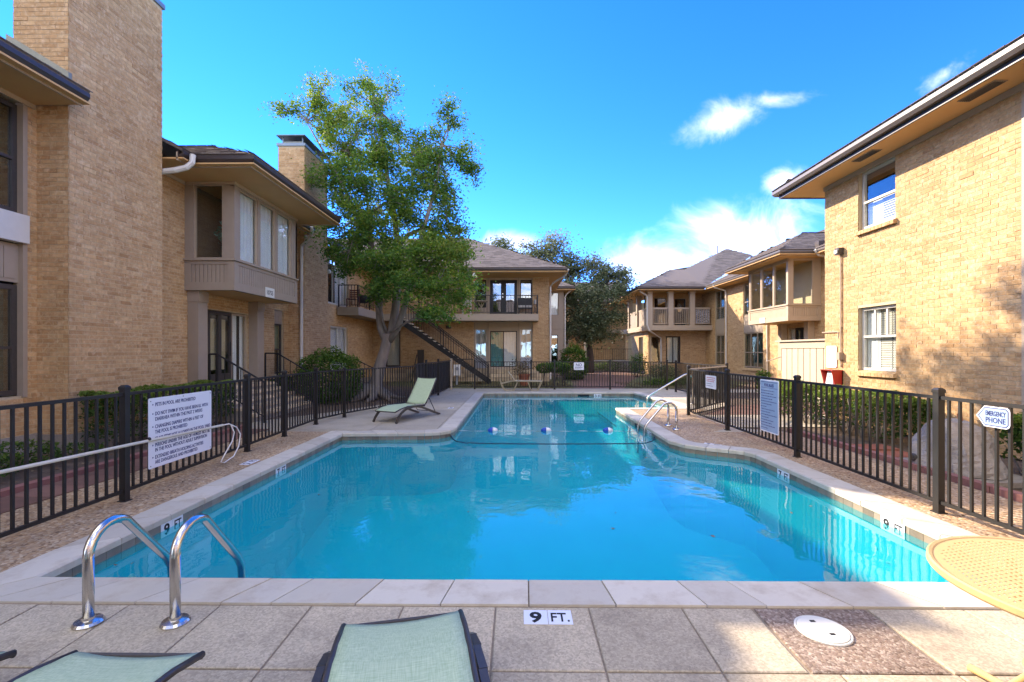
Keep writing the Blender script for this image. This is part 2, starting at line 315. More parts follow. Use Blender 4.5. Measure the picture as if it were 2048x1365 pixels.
W = {}
def wmat(o): return W.get(o.name, Matrix.Identity(4))
def par(o, p):
    if p is not None:
        o.parent = p; o.matrix_parent_inverse = wmat(p).inverted()
def tag(o, label=None, cat=None, group=None, kind=None):
    if label: o['label'] = label
    if cat: o['category'] = cat
    if group: o['group'] = group
    if kind: o['kind'] = kind
    return o
def thing(name, label, cat, loc=(0, 0, 0), group=None):
    o = bpy.data.objects.new(name, None); COL.objects.link(o); o.location = loc; o.empty_display_size = .2
    W[o.name] = Matrix.Translation(Vector(loc)); return tag(o, label, cat, group)
def inst(me, name, parent, mtx, mat=None, label=None):
    o = bpy.data.objects.new(name, me); COL.objects.link(o)
    if mat is not None and not me.materials: me.materials.append(mat)
    W[o.name] = mtx; par(o, parent); o.matrix_basis = mtx
    if label: o['label'] = label
    return o
class MB:
    def __init__(s): s.v, s.f, s.t = [], [], []
    def poly(s, pts, t=0):
        n = len(s.v); s.v += [tuple(p) for p in pts]; s.f.append(tuple(range(n, n + len(pts)))); s.t.append(t)
    def box(s, x0, y0, z0, x1, y1, z1, t=0):
        s.hexa([(x0, y0, z0), (x1, y0, z0), (x1, y1, z0), (x0, y1, z0)], [(x0, y0, z1), (x1, y0, z1), (x1, y1, z1), (x0, y1, z1)], t)
    def hexa(s, b, tp, t=0):
        n, k = len(s.v), len(b); s.v += [tuple(p) for p in b] + [tuple(p) for p in tp]
        s.f.append(tuple(range(n + k - 1, n - 1, -1))); s.f.append(tuple(range(n + k, n + 2 * k)))
        for i in range(k): j = (i + 1) % k; s.f.append((n + i, n + j, n + k + j, n + k + i))
        s.t += [t] * (k + 2)
    def prism(s, pts, vec, t=0): s.hexa(pts, [(p[0] + vec[0], p[1] + vec[1], p[2] + vec[2]) for p in pts], t)
    def beam(s, a, b, w, h, up=(0, 0, 1), t=0):
        a, b = Vector(a), Vector(b); d = (b - a).normalized(); u = Vector(up); r = d.cross(u)
        if r.length < 1e-4: r = d.cross(Vector((1, 0, 0)))
        r.normalize(); q = r.cross(d); r *= w / 2; q *= h / 2
        s.hexa([a - r - q, a + r - q, a + r + q, a - r + q], [b - r - q, b + r - q, b + r + q, b - r + q], t)
    def tube(s, path, r, n=8, caps=True, t=0):
        P = [Vector(p) for p in path]; rr = r if isinstance(r, (list, tuple)) else [r] * len(P)
        base = len(s.v); ref = None
        for i, p in enumerate(P):
            d = (P[min(i + 1, len(P) - 1)] - P[max(i - 1, 0)]).normalized()
            if ref is None:
                ref = d.cross(Vector((0, 0, 1)));
                if ref.length < 1e-3: ref = d.cross(Vector((1, 0, 0)))
            ref = (ref - d * ref.dot(d)).normalized(); q = d.cross(ref)
            for k in range(n):
                a = 2 * math.pi * k / n; s.v.append(tuple(p + (ref * math.cos(a) + q * math.sin(a)) * rr[i]))
        for i in range(len(P) - 1):
            for k in range(n):
                a = base + i * n + k; b_ = base + i * n + (k + 1) % n; s.f.append((a, b_, b_ + n, a + n)); s.t.append(t)
        if caps:
            s.f.append(tuple(base + k for k in range(n))[::-1]); s.f.append(tuple(base + (len(P) - 1) * n + k for k in range(n))); s.t += [t, t]
    def lathe(s, prof, c, n=16, t=0):
        base = len(s.v)
        for r, z in prof:
            for k in range(n): a = 2 * math.pi * k / n; s.v.append((c[0] + r * math.cos(a), c[1] + r * math.sin(a), c[2] + z))
        for i in range(len(prof) - 1):
            for k in range(n): a = base + i * n + k; b_ = base + i * n + (k + 1) % n; s.f.append((a, b_, b_ + n, a + n)); s.t.append(t)
        s.f.append(tuple(base + k for k in range(n))[::-1]); s.f.append(tuple(base + (len(prof) - 1) * n + k for k in range(n))); s.t += [t, t]
    def sweep(s, path, prof, t=0):
        """closed (offset outward, z) profile along a 2-D path with mitred corners; outward is right of travel"""
        P = [Vector(p) for p in path]; N = len(P); k = len(prof); base = len(s.v)
        for i, p in enumerate(P):
            d0 = (P[i] - P[i - 1]).normalized() if i else (P[1] - P[0]).normalized()
            d1 = (P[i + 1] - P[i]).normalized() if i < N - 1 else d0
            n0, n1 = Vector((d0.y, -d0.x)), Vector((d1.y, -d1.x)); mv = (n0 + n1); mv = mv / max(.2, mv.dot(n0))
            for o, z in prof: s.v.append((p.x + mv.x * o, p.y + mv.y * o, z))
        for i in range(N - 1):
            for j in range(k): a = base + i * k + j; b_ = base + i * k + (j + 1) % k; s.f.append((a, b_, b_ + k, a + k)); s.t.append(t)
        s.f.append(tuple(base + j for j in range(k))[::-1]); s.f.append(tuple(base + (N - 1) * k + j for j in range(k))); s.t += [t, t]
    def mesh(s, name, mat, smooth=False):
        me = bpy.data.meshes.new(name); me.from_pydata(s.v, [], s.f); me.update()
        if len(s.f) < 60000:
            import bmesh
            bm = bmesh.new(); bm.from_mesh(me); bmesh.ops.recalc_face_normals(bm, faces=bm.faces); bm.to_mesh(me); bm.free()
        at = me.attributes.new('tone', 'FLOAT', 'FACE'); at.data.foreach_set('value', s.t)
        if smooth: me.polygons.foreach_set('use_smooth', [True] * len(s.f))
        if mat: me.materials.append(mat)
        return me
    def build(s, name, mat, parent=None, smooth=False, kind=None, label=None, cat=None, group=None):
        o = bpy.data.objects.new(name, s.mesh(name, M[mat] if isinstance(mat, str) else mat, smooth)); COL.objects.link(o)
        W[o.name] = Matrix.Identity(4); par(o, parent); return tag(o, label, cat, group, kind)
def children_of(o, ch): return [c for c in ch if c.parent == o]
def copy_tree(o, parent=None):
    c = o.copy(); COL.objects.link(c)
    if parent is not None: c.parent = parent
    for ch in list(o.children): copy_tree(ch, c)
    return c
def project(p):
    c, s = math.cos(YAW), math.sin(YAW); xc = p[0] * c + p[1] * s; d = -p[0] * s + p[1] * c
    if d < .3: return None
    return 1024 + FOC * xc / d, HORZ + FOC * (CAM_H - p[2]) / d, d
def text(s, size, mat, parent, M4, xs=1.0, center=False, name='lettering'):
    me = TEXT[s].copy(); co = np.zeros(len(me.vertices) * 3); me.vertices.foreach_get('co', co); co = co.reshape(-1, 3)
    if center: co[:, 0] -= (co[:, 0].max() + co[:, 0].min()) / 2
    co *= np.array([size * xs, size, .12]); me.vertices.foreach_set('co', co.ravel()); me.update()
    me.materials.clear(); me.materials.append(M[mat])
    return inst(me, name, parent, M4)
def text_width(s, size, xs=1.0):
    me = TEXT[s]; co = np.zeros(len(me.vertices) * 3); me.vertices.foreach_get('co', co); co = co.reshape(-1, 3)
    return (co[:, 0].max()) * size * xs
def face_matrix(p, xdir, normal):
    x = Vector(xdir).normalized(); n = Vector(normal).normalized(); y = n.cross(x)
    m4 = Matrix((x, y, n)).transposed().to_4x4(); m4.translation = Vector(p); return m4

make_texts([(s, .012) for s in ['PETS IN POOL ARE PROHIBITED', 'DO NOT SWIM IF YOU HAVE BEEN ILL WITH', 'DIARRHEA WITHIN THE PAST 2 WEEKS',
    'CHANGING DIAPERS WITHIN 6 FEET OF', 'THE POOL IS PROHIBITED', 'GLASS ITEMS NOT ALLOWED IN THE POOL YARD', 'PERSONS UNDER THE AGE OF 14 MUST NOT BE',
    'IN THE POOL WITHOUT ADULT SUPERVISION', 'EXTENDED BREATH HOLDING ACTIVITIES', 'ARE DANGEROUS AND PROHIBITED', 'EMERGENCY', 'PHONE', 'POOL RULES', 'NO', '10755', '10751',
    'FT', '3', '7', 'FT.', '5', '911']] + [('9', .03)])

# ---- walls with bricks
BL, BH, BW = .254, .0762, .012
BRICKS = {}                                             # building -> list of bricks waiting to be split into objects and the rest
def frame(p0, p1):
    p0, p1 = Vector(p0), Vector(p1); d = (p1 - p0).normalized(); return p0, d, Vector((d.y, -d.x)), (p1 - p0).length
def fpt(F, s, z, n=0): p = F[0] + F[1] * s + F[2] * n; return (p.x, p.y, z)
def fbox(mb, F, s0, s1, z0, z1, n0, n1, t=0):
    mb.hexa([fpt(F, s0, z0, n0), fpt(F, s1, z0, n0), fpt(F, s1, z0, n1), fpt(F, s0, z0, n1)], [fpt(F, s0, z1, n0), fpt(F, s1, z1, n0), fpt(F, s1, z1, n1), fpt(F, s0, z1, n1)], t)
def wall(bld, p0, p1, z0, z1, openings=(), bricks=True, thick=.2, mat='mortar', name='wall', brick_ranges=None):
    F = frame(p0, p1); L = F[3]
    ss = sorted({0, L} | {o[0] for o in openings} | {o[1] for o in openings}); zs = sorted({z0, z1} | {o[2] for o in openings} | {o[3] for o in openings})
    ss = [s for s in ss if 0 <= s <= L]; zs = [z for z in zs if z0 <= z <= z1]
    mb = MB()
    for a, b in zip(ss, ss[1:]):
        run = None
        for c, d in zip(zs, zs[1:]):
            hole = any(o[0] <= (a + b) / 2 <= o[1] and o[2] <= (c + d) / 2 <= o[3] for o in openings)
            if hole:
                if run: fbox(mb, F, a, b, run[0], run[1], -thick, 0); run = None
            else: run = (run[0], d) if run else (c, d)
        if run: fbox(mb, F, a, b, run[0], run[1], -thick, 0)
    w = mb.build(name, mat, bld)
    if bricks:
        lst = BRICKS.setdefault(bld.name, [])
        k = 0; z = z0
        while z + BH * .9 < z1:
            iv = [(0, L)] if brick_ranges is None else list(brick_ranges)
            for o in openings:
                if o[2] < z + BH - .012 and o[3] > z + .012:
                    nv = []
                    for a, b in iv:
                        if o[1] <= a or o[0] >= b: nv.append((a, b)); continue
                        if o[0] > a: nv.append((a, o[0]))
                        if o[1] < b: nv.append((o[1], b))
                    iv = nv
            off = -BL * (.5 if k % 2 else 0) - R.choice((0, 0, 0, .03))
            for a, b in iv:
                s = math.floor((a - off) / BL) * BL + off
                while s < b:
                    s0, s1 = max(s + .005, a), min(s + BL - .005, b)
                    if s1 - s0 > .03: lst.append((w, F, s0, s1, z + .005, z + BH - .005, s1 - s0 > BL - .02))
                    s += BL
            z += BH; k += 1
    return w, F
def finish_bricks(bld, n_obj=300):
    lst = BRICKS.get(bld.name, []); sc = []
    for i, (w, F, s0, s1, z0, z1, full) in enumerate(lst):
        if not full: continue
        a, b = project(fpt(F, s0, (z0 + z1) / 2)), project(fpt(F, s1, (z0 + z1) / 2))
        if not a or not b or not (0 < a[0] < 2048 and 0 < b[0] < 2048 and 0 < a[1] < 1365): continue
        if (F[0].x * F[2].x + F[0].y * F[2].y) > 0 and F[3] > 0: continue
        sc.append((abs(b[0] - a[0]) * FOC * (z1 - z0) / a[2], i))
    sc.sort(reverse=True); solo = {i for _, i in sc[:n_obj]}
    ub = MB(); h = (BL - .01) / 2; ub.box(-h, -.012, -(BH - .01) / 2, h, .007, (BH - .01) / 2); bm_ = ub.mesh('brick', M['brick'])
    rest = {}
    for i, (w, F, s0, s1, z0, z1, full) in enumerate(lst):
        pr = .003 + R.random() * .004 + (.004 if R.random() < .06 else 0)
        if i in solo:
            c = fpt(F, (s0 + s1) / 2, (z0 + z1) / 2, pr - .007); x = F[1]; y = F[2]
            m4 = Matrix(((x.x, y.x, 0, c[0]), (x.y, y.y, 0, c[1]), (0, 0, 1, c[2]), (0, 0, 0, 1)))
            inst(bm_, 'brick', w, m4)
        else:
            mb = rest.setdefault(w.name, (w, MB()))[1]; t = R.random(); n = len(mb.v)
            mb.v += [fpt(F, s0, z0, -.01), fpt(F, s1, z0, -.01), fpt(F, s1, z1, -.01), fpt(F, s0, z1, -.01), fpt(F, s0, z0, pr), fpt(F, s1, z0, pr), fpt(F, s1, z1, pr), fpt(F, s0, z1, pr)]
            mb.f += [(n + 4, n + 5, n + 6, n + 7), (n, n + 1, n + 5, n + 4), (n + 1, n + 2, n + 6, n + 5), (n + 2, n + 3, n + 7, n + 6), (n + 3, n, n + 4, n + 7)]; mb.t += [t] * 5
    for w, mb in rest.values(): mb.build('brick', 'brick', w, kind='stuff')

def wavy(F, s0, s1, z0, z1, n, amp=.03, waves=8, name=None):
    mb = MB(); k = waves * 8; b = len(mb.v)
    for i in range(k + 1):
        s = s0 + (s1 - s0) * i / k; o = n + amp * math.sin(i / 8 * 2 * math.pi) * (.6 + .4 * math.sin(i * .37))
        mb.v += [fpt(F, s, z0, o * 1.0), fpt(F, s, z1, n + (o - n) * .5)]
    for i in range(k): a = b + 2 * i; mb.f.append((a, a + 2, a + 3, a + 1)); mb.t.append(0)
    return mb
def zigzag(F, s0, s1, z0, z1, n, pitch=.05, depth=.03):
    mb = MB(); k = max(2, int((z1 - z0) / pitch)); b = 0
    for i in range(k + 1):
        z = z0 + (z1 - z0) * i / k
        mb.v += [fpt(F, s0, z, n), fpt(F, s1, z, n), fpt(F, s0, z, n + depth), fpt(F, s1, z, n + depth)]
    for i in range(k):
        a = b + 4 * i; mb.f += [(a + 2, a + 3, a + 5, a + 4)]; mb.t += [0]
        if i: mb.f += [(a, a + 1, a + 3, a + 2)]; mb.t += [0]
    return mb
def window(bld, F, s0, s1, z0, z1, cols=1, rails=(), mat='bronze_metal', fw=.05, rec=-.07, glass='glass', inside=None, name='window', cuts=None, dark=True, mull=.045, label=None):
    """frame as a part, its panes and what hangs behind them as sub-parts"""
    mb = MB(); a, b = rec - .06, rec
    fbox(mb, F, s0, s0 + fw, z0, z1, a, b); fbox(mb, F, s1 - fw, s1, z0, z1, a, b); fbox(mb, F, s0 + fw, s1 - fw, z0, z0 + fw, a, b); fbox(mb, F, s0 + fw, s1 - fw, z1 - fw, z1, a, b)
    ce = [s0 + fw] + (list(cuts) if cuts else [s0 + (s1 - s0) * i / cols for i in range(1, cols)]) + [s1 - fw]
    ze = [z0 + fw] + list(rails) + [z1 - fw]
    for c in ce[1:-1]: fbox(mb, F, c - mull / 2, c + mull / 2, z0 + fw, z1 - fw, a + .003, b + .004)
    for z in ze[1:-1]: fbox(mb, F, s0 + fw, s1 - fw, z - mull / 2, z + mull / 2, a + .006, b + .008)
    w = mb.build(name, mat, bld, label=label)
    for c, d in zip(ce, ce[1:]):
        for e, f in zip(ze, ze[1:]):
            g_ = MB(); q = (b + a) / 2; fbox(g_, F, c, d, e, f, q - .004, q); g_.build('pane', glass, w)
    if dark:
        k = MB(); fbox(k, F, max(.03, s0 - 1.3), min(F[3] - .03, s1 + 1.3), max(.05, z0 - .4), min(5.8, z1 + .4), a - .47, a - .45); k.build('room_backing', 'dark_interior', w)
    if inside:
        for kind, mt, q0, q1, y0, y1 in inside:
            S0, S1, Z0, Z1 = s0 + (s1 - s0) * q0, s0 + (s1 - s0) * q1, z0 + (z1 - z0) * y0, z0 + (z1 - z0) * y1
            if kind == 'curtain': wavy(F, S0, S1 + (.09 if q1 >= 1 else 0), Z0, Z1, a - .045, .02, max(3, int((S1 - S0) / .13))).build('curtain', mt, w, smooth=True)
            elif kind == 'blind': zigzag(F, S0, S1, Z0, Z1, a - .07).build('blind', mt, w)
            else:
                k = MB(); fbox(k, F, S0, S1, Z0, Z1, a - .08, a - .06); k.build('shade', mt, w)
    return w
def panel(bld, F, s0, s1, z0, z1, n=-.05, mat='taupe', gap=.1, frame_w=.06, name='panel'):
    mb = MB(); fbox(mb, F, s0, s1, z0, z1, n - .05, n); w = mb.build(name, mat, bld)
    a, b = s0 + frame_w, s1 - frame_w; k = max(1, round((b - a) / gap)); st = (b - a) / k
    for i in range(k):
        q = MB(); fbox(q, F, a + i * st + .006, a + (i + 1) * st - .006, z0 + frame_w, z1 - frame_w, n, n + .012); q.build('board', mat, w)
    return w
def in_poly(x, y, P):
    r = False; j = len(P) - 1
    for i in range(len(P)):
        if (P[i][1] > y) != (P[j][1] > y) and x < (P[j][0] - P[i][0]) * (y - P[i][1]) / (P[j][1] - P[i][1]) + P[i][0]: r = not r
        j = i
    return r
def roof_face(bld, pts, name='roof', shingles=True, mat='shingle', tab=.30, exposure=.15):
    """one slope: a thick sheet and, on it, courses of single shingle tabs; pts[0]-pts[1] is the eave"""
    P = [Vector(p) for p in pts]; n = (P[1] - P[0]).cross(P[2] - P[0]).normalized()
    if n.z < 0: n = -n
    mb = MB(); mb.prism([p - n * .06 for p in P], n * .06); r = mb.build(name, mat, bld)
    if not shingles: return r
    u = (P[1] - P[0]).normalized(); v = n.cross(u)
    if v.z < 0: v = -v
    Q = [((p - P[0]).dot(u), (p - P[0]).dot(v)) for p in P]; mb = MB(); k = 0
    x0, x1 = min(q[0] for q in Q), max(q[0] for q in Q); y1 = max(q[1] for q in Q); y = -.02
    while y < y1:
        x = x0 - (tab / 2 if k % 2 else 0) - R.random() * .05
        while x < x1:
            w_ = tab * R.uniform(.7, 1.15)
            if in_poly(x + w_ / 2, y + exposure / 2, Q):
                h = .010 + R.random() * .008; a, b = x + .004, x + w_ - .004; t = R.random()
                A, B, C, D = (P[0] + u * a + v * y + n * h, P[0] + u * b + v * y + n * h, P[0] + u * b + v * (y + exposure + .01) + n * .003, P[0] + u * a + v * (y + exposure + .01) + n * .003)
                mb.poly([A, B, C, D], t); mb.poly([A - n * h, B - n * h, B, A], t)
            x += w_
        y += exposure; k += 1
    mb.build('shingle', mat, r, kind='stuff'); return r
def gutter(bld, path, z=5.90, mat='gutter', fascia='beige_paint'):
    """the path is the outer lip of the gutter"""
    k = .125; mb = MB(); mb.sweep(path, [(o - k, z + h) for o, h in [(.004, 0), (.085, 0), (.125, .06), (.125, .13), (.11, .13), (.10, .07), (.02, .03), (.004, .13)]]); g_ = mb.build('gutter', mat, bld)
    mb = MB(); mb.sweep(path, [(-.03 - k, z - .08), (-k, z - .08), (-k, z + .10), (-.03 - k, z + .10)]); mb.build('fascia', fascia, bld); return g_
def flat(bld, pts, z, name, mat, th=.03, kind=None, down=False):
    mb = MB(); mb.prism([(p[0], p[1], z) for p in pts], (0, 0, th)); return mb.build(name, mat, bld, kind=kind)
def downspout(bld, path, mat='white_frame', r=.045):
    mb = MB(); mb.tube(path, r, 8); return mb.build('downspout', mat, bld)

# ================================================================== POOL, DECK, GROUND
POOL = [(-3.6, 3.33), (3.9, 3.33), (3.9, 7.45), (3.82, 7.68), (3.62, 7.82), (3.30, 7.98), (3.02, 8.22), (2.88, 8.6), (2.93, 13.45), (5.12, 13.6), (4.72, 18.45), (-1.36, 18.3),
        (-1.36, 9.95), (-1.42, 9.62), (-1.60, 9.42), (-1.9, 9.33), (-3.58, 9.25)]
def offset(P, d):
    out = []; n = len(P)
    for i in range(n):
        a, b, c = Vector(P[i - 1]), Vector(P[i]), Vector(P[(i + 1) % n]); d0, d1 = (b - a).normalized(), (c - b).normalized()
        n0, n1 = Vector((d0.y, -d0.x)), Vector((d1.y, -d1.x)); mv = n0 + n1; mv = mv / max(.35, mv.dot(n0)); out.append((b.x + mv.x * d, b.y + mv.y * d))
    return out
COP_OUT = offset(POOL, .31); COP_MID = offset(POOL, .15); COP_IN = offset(POOL, -.025)
def sheet(name, outer, z, mat, holes=(), kind='structure', parent=None):
    polys = [[Vector((x, y, 0)) for x, y in P] for P in [outer, *holes]]; flatv = [v for P in polys for v in P]
    mb = MB(); mb.v = [(v.x, v.y, z) for v in flatv]
    for t in tessellate_polygon(polys):
        a, b, c = (flatv[i] for i in t); mb.f.append(tuple(t) if (b - a).cross(c - a).z > 0 else tuple(t)[::-1]); mb.t.append(0)
    me = bpy.data.meshes.new(name); me.from_pydata(mb.v, [], mb.f); me.update(); me.materials.append(M[mat])
    o = bpy.data.objects.new(name, me); COL.objects.link(o); W[o.name] = Matrix.Identity(4); par(o, parent)
    if kind: o['kind'] = kind
    return o
sheet('ground', [(-400, -60), (400, -60), (400, 700), (-400, 700)], -.03, 'dirt', [COP_MID])
deck = sheet('pool_deck', [(-4.75, .2), (5.6, .2), (5.6, 9.6), (4.75, 10.2), (4.75, 12.4), (6.75, 14.4), (6.75, 20.5), (-3.2, 20.5), (-3.3, 14.9), (-4.75, 10.9)], 0, 'concrete', [COP_MID])
LAWN = sheet('lawn', [(-2.4, 20.55), (2.6, 20.55), (3.2, 27), (1.6, 33), (-7.0, 25.6), (-6.4, 22.3)], -.022, 'grass')
sheet('lawn', [(4.9, 21.0), (9.5, 20.6), (12.5, 24.5), (12.4, 31), (8.5, 31), (6.5, 26)], -.022, 'grass')
sheet('garden_path', [(2.7, 20.55), (4.8, 20.55), (6.4, 26), (8.4, 31.5), (8.9, 42), (5.0, 42), (5.4, 33), (3.6, 27)], -.018, 'red_paver')
sheet('pebble_strip', [(-5.35, 1.2), (-3.8, 1.2), (-3.8, 9.5), (-5.35, 9.5)], .005, 'pebble')
sheet('pebble_strip', [(4.1, 1.2), (5.62, 1.2), (5.62, 9.55), (4.1, 9.55)], .005, 'pebble')
sheet('pebble_strip', [(3.05, 8.4), (4.1, 7.9), (4.1, 9.55), (4.72, 10.15), (4.72, 12.3), (5.5, 13.25), (3.1, 13.2)], .005, 'pebble')
walk = sheet('walkway', [(-6.4, 9.5), (-4.76, 9.5), (-4.76, 10.9), (-3.32, 14.9), (-4.2, 14.6), (-5.2, 12.6), (-6.3, 11.0)], -.012, 'concrete')
sheet('walkway', [(4.78, 10.2), (12.6, 10.6), (12.6, 12.2), (4.78, 12.2)], -.010, 'concrete')
sheet('paver_court', [(4.95, 12.22), (12.6, 12.22), (12.6, 15.4), (6.8, 14.4)], -.010, 'red_paver')
sheet('walkway', [(6.78, 18.7), (12.2, 18.7), (12.2, 20.2), (6.78, 20.2)], -.010, 'concrete')

# slabs of the near deck, between tooled joints; one of them is exposed aggregate with the skimmer lid
joint = sheet('joint_bed', [(-5.3, .3), (5.3, .3), (5.3, 3.04), (-5.3, 3.04)], .003, 'joint', kind=None, parent=deck)
xs = [-.14 + .61 * k for k in range(-8, 9)]
ys = [.57, 1.18, 1.79, 2.40, 3.005]
for y0, y1 in zip(ys, ys[1:]):
    for x0, x1 in zip(xs, xs[1:]):
        if y0 > 2.3 and 1.6 < x0 < 1.8: x0, x1 = 1.545, 2.275
        elif y0 > 2.3 and 1.0 < x0 < 1.2: x1 = 1.535
        elif y0 > 2.3 and 2.2 < x0 < 2.4: x0 = 2.285
        g_ = .006; mb = MB(); e = .008; z = .012 + R.uniform(-.0015, .0015)
        b = [(x0 + g_, y0 + g_), (x1 - g_, y0 + g_), (x1 - g_, y1 - g_), (x0 + g_, y1 - g_)]; t = [(x0 + g_ + e, y0 + g_ + e), (x1 - g_ - e, y0 + g_ + e), (x1 - g_ - e, y1 - g_ - e), (x0 + g_ + e, y1 - g_ - e)]
        mb.hexa([(p[0], p[1], -.02) for p in b], [(p[0], p[1], z - .004) for p in b]); mb.hexa([(p[0], p[1], z - .004) for p in b], [(p[0], p[1], z) for p in t])
        agg = y0 > 2.3 and abs(x0 - 1.545) < .01
        mb.build('slab', 'aggregate' if agg else 'deck', deck, label='brown exposed aggregate slab round the white lid' if agg else None)
for (xa, xb, ya, yb, nx, ny) in [(-4.55, -1.72, 9.66, 14.6, 2, 3), (-3.2, -1.72, 14.62, 19.9, 1, 3), (-1.7, 5.0, 18.8, 19.75, 5, 1), (5.3, 6.5, 14.4, 18.7, 1, 3)]:
    for i in range(nx):
        for j in range(ny):
            x0, x1 = xa + (xb - xa) * i / nx, xa + (xb - xa) * (i + 1) / nx; y0, y1 = ya + (yb - ya) * j / ny, ya + (yb - ya) * (j + 1) / ny
            P = [(x0 + .006, y0 + .006), (x1 - .006, y0 + .006), (x1 - .006, y1 - .006), (x0 + .006, y1 - .006)]
            if xa < -4 : P = [(max(p[0], -4.55 + max(0, p[1] - 11) * .3), p[1]) for p in P]
            mb = MB(); mb.prism([(p[0], p[1], .002) for p in P], (0, 0, .010)); mb.build('slab', 'concrete', deck)

# basin
mb = MB(); Pz = POOL; n = len(Pz)
def depth(y): return -.95 if y > 11 else (-.95 - (11 - y) / 5.0 * .95 if y > 6 else -1.9 - (6 - y) * .12)
for i in range(n):
    a, b = Pz[i], Pz[(i + 1) % n]; k = max(1, int(math.dist(a, b) / .8))
    for j in range(k):
        p = (a[0] + (b[0] - a[0]) * j / k, a[1] + (b[1] - a[1]) * j / k); q = (a[0] + (b[0] - a[0]) * (j + 1) / k, a[1] + (b[1] - a[1]) * (j + 1) / k)
        mb.poly([(p[0], p[1], depth(p[1])), (q[0], q[1], depth(q[1])), (q[0], q[1], -.02), (p[0], p[1], -.02)])
yl = [3.2, 6, 7, 8, 9, 10, 11, 19]
for y0, y1 in zip(yl, yl[1:]): mb.poly([(-4, y0, depth(y0)), (5.5, y0, depth(y0)), (5.5, y1, depth(y1)), (-4, y1, depth(y1))])
pool = mb.build('swimming_pool', 'pool_plaster'); tag(pool, kind='structure')
mb = MB()
for i, x0 in enumerate((3.25, 3.75, 4.25)): mb.box(x0, 13.8, -.96, 5.2, 18.4, -.75 + i * .21)
stp = mb.build('entry_step', 'pool_plaster', pool, kind='stuff')
for i, x0 in enumerate((3.25, 3.75, 4.25)):
    mb = MB(); mb.box(x0 - .012, 13.8, -.80 + i * .21, x0 - .001, 18.4, -.75 + i * .21); mb.build('step_nosing', 'pool_line', pool)
mb = MB(); mb.lathe([(.0, 0), (.11, 0), (.11, .02), (.09, .035), (0, .035)], (-.24, 3.95, depth(3.95)), 20); mb.build('drain_cover', 'white_plastic', pool)
for (y, z) in [(4.2, -.42), (7.4, -.42)]:
    mb = MB(); mb.tube([(-3.6, y, z), (-3.57, y, z)], [.045, .03], 14); mb.build('inlet_fitting', 'white_plastic', pool)
water = sheet('pool_water', [(x, y) for x, y in POOL], -.125, 'water')

# coping stones, each its own piece with rounded nosing
def coping_run():
    n = len(POOL)
    for i in range(n):
        a0, b0, a1, b1 = Vector(COP_IN[i]), Vector(COP_IN[(i + 1) % n]), Vector(COP_OUT[i]), Vector(COP_OUT[(i + 1) % n]); L = (b0 - a0).length
        if L < .5: cuts = [0, 1]
        elif i == 0:
            us = [0, .30, .72, 1.24, 1.77, 2.08, 2.60, 3.12, 3.66, 4.19, 4.74, 5.10, 5.62, 6.16, 6.62, 7.04]; cuts = [u / L for u in us if u < L - .2] + [1]
        else:
            cuts = [0]; s = 0
            while True:
                s += R.uniform(.40, .60)
                if s > L - .25: break
                cuts.append(s / L)
            cuts.append(1)
        for c, d in zip(cuts, cuts[1:]):
            g_ = .0045 / L; c2, d2 = c + g_, d - g_; z = .018 + R.uniform(-.002, .002)
            p, q, r_, s_ = a0.lerp(b0, c2), a0.lerp(b0, d2), a1.lerp(b1, d2), a1.lerp(b1, c2); ni = (p - s_).normalized() * .014
            mb = MB(); e = .006
            mb.hexa([(v.x, v.y, -.048) for v in (p, q, r_, s_)], [(v.x, v.y, z - .014) for v in (p, q, r_, s_)])
            mb.hexa([(v.x, v.y, z - .014) for v in (p, q, r_, s_)], [((p - ni).x, (p - ni).y, z), ((q - ni).x, (q - ni).y, z), (r_.x, r_.y, z), (s_.x, s_.y, z)])
            mb.build('coping_stone', 'coping', pool)
coping_run()
sheet('grout', COP_OUT, .004, 'joint', [COP_IN], kind=None, parent=pool)
# waterline tiles
ub = MB(); ub.box(-.073, -.006, -.073, .073, .006, .073); tile_me = ub.mesh('tile', M['tile'])
MARK = {}
for i in range(1, len(POOL)):
    a, b = Vector(POOL[i]), Vector(POOL[(i + 1) % len(POOL)]); d = (b - a).normalized(); nrm = Vector((-d.y, d.x)); L = (b - a).length
    if nrm.y > .8 and i < 11: continue                     # far side of the peninsula, seen from behind
    k = max(1, round(L / .15)); st = L / k
    for j in range(k):
        c = a + d * (st * (j + .5)); z = -.125
        m4 = Matrix(((d.x * st / .15, nrm.x, 0, c.x + nrm.x * .004), (d.y * st / .15, nrm.y, 0, c.y + nrm.y * .004), (0, 0, 1, z), (0, 0, 0, 1)))
        inst(tile_me, 'waterline_tile', pool, m4)
# depth markers: white tiles with numerals
def marker(p, xdir, normal, num, w=.15, ft='FT', black='ink_black', lab=None):
    x = Vector(xdir).normalized(); nn = Vector(normal).normalized(); y = nn.cross(x)
    for q, s in ((-1, num), (1, ft)):
        c = Vector(p) + x * (q * (w / 2 + .001)); mb = MB(); h = w / 2 - .001
        mb.hexa([c + x * sx_ * h + y * sy * h for sx_, sy in ((-1, -1), (1, -1), (1, 1), (-1, 1))], [c + x * sx_ * h + y * sy * h + nn * .004 for sx_, sy in ((-1, -1), (1, -1), (1, 1), (-1, 1))])
        t = mb.build('depth_tile', 'sign_white', deck if nn.z > .5 else pool)
        sz = w * .98 if s in '9735' else w * .86
        text(s, sz, black, t, face_matrix(c + nn * .0045 - y * sz * .36, x, nn), xs=1.05 if s in '9735' else .74, center=True, name='numeral' if s.isdigit() else 'letters')
marker((.195, 2.88, .0125), (1, 0, 0), (0, 0, 1), '9', w=.152, ft='FT.')
marker((-3.584, 4.69, -.118), (0, 1, 0), (1, 0, 0), '9'); marker((-3.58, 6.86, -.118), (0, 1, 0), (1, 0, 0), '7')
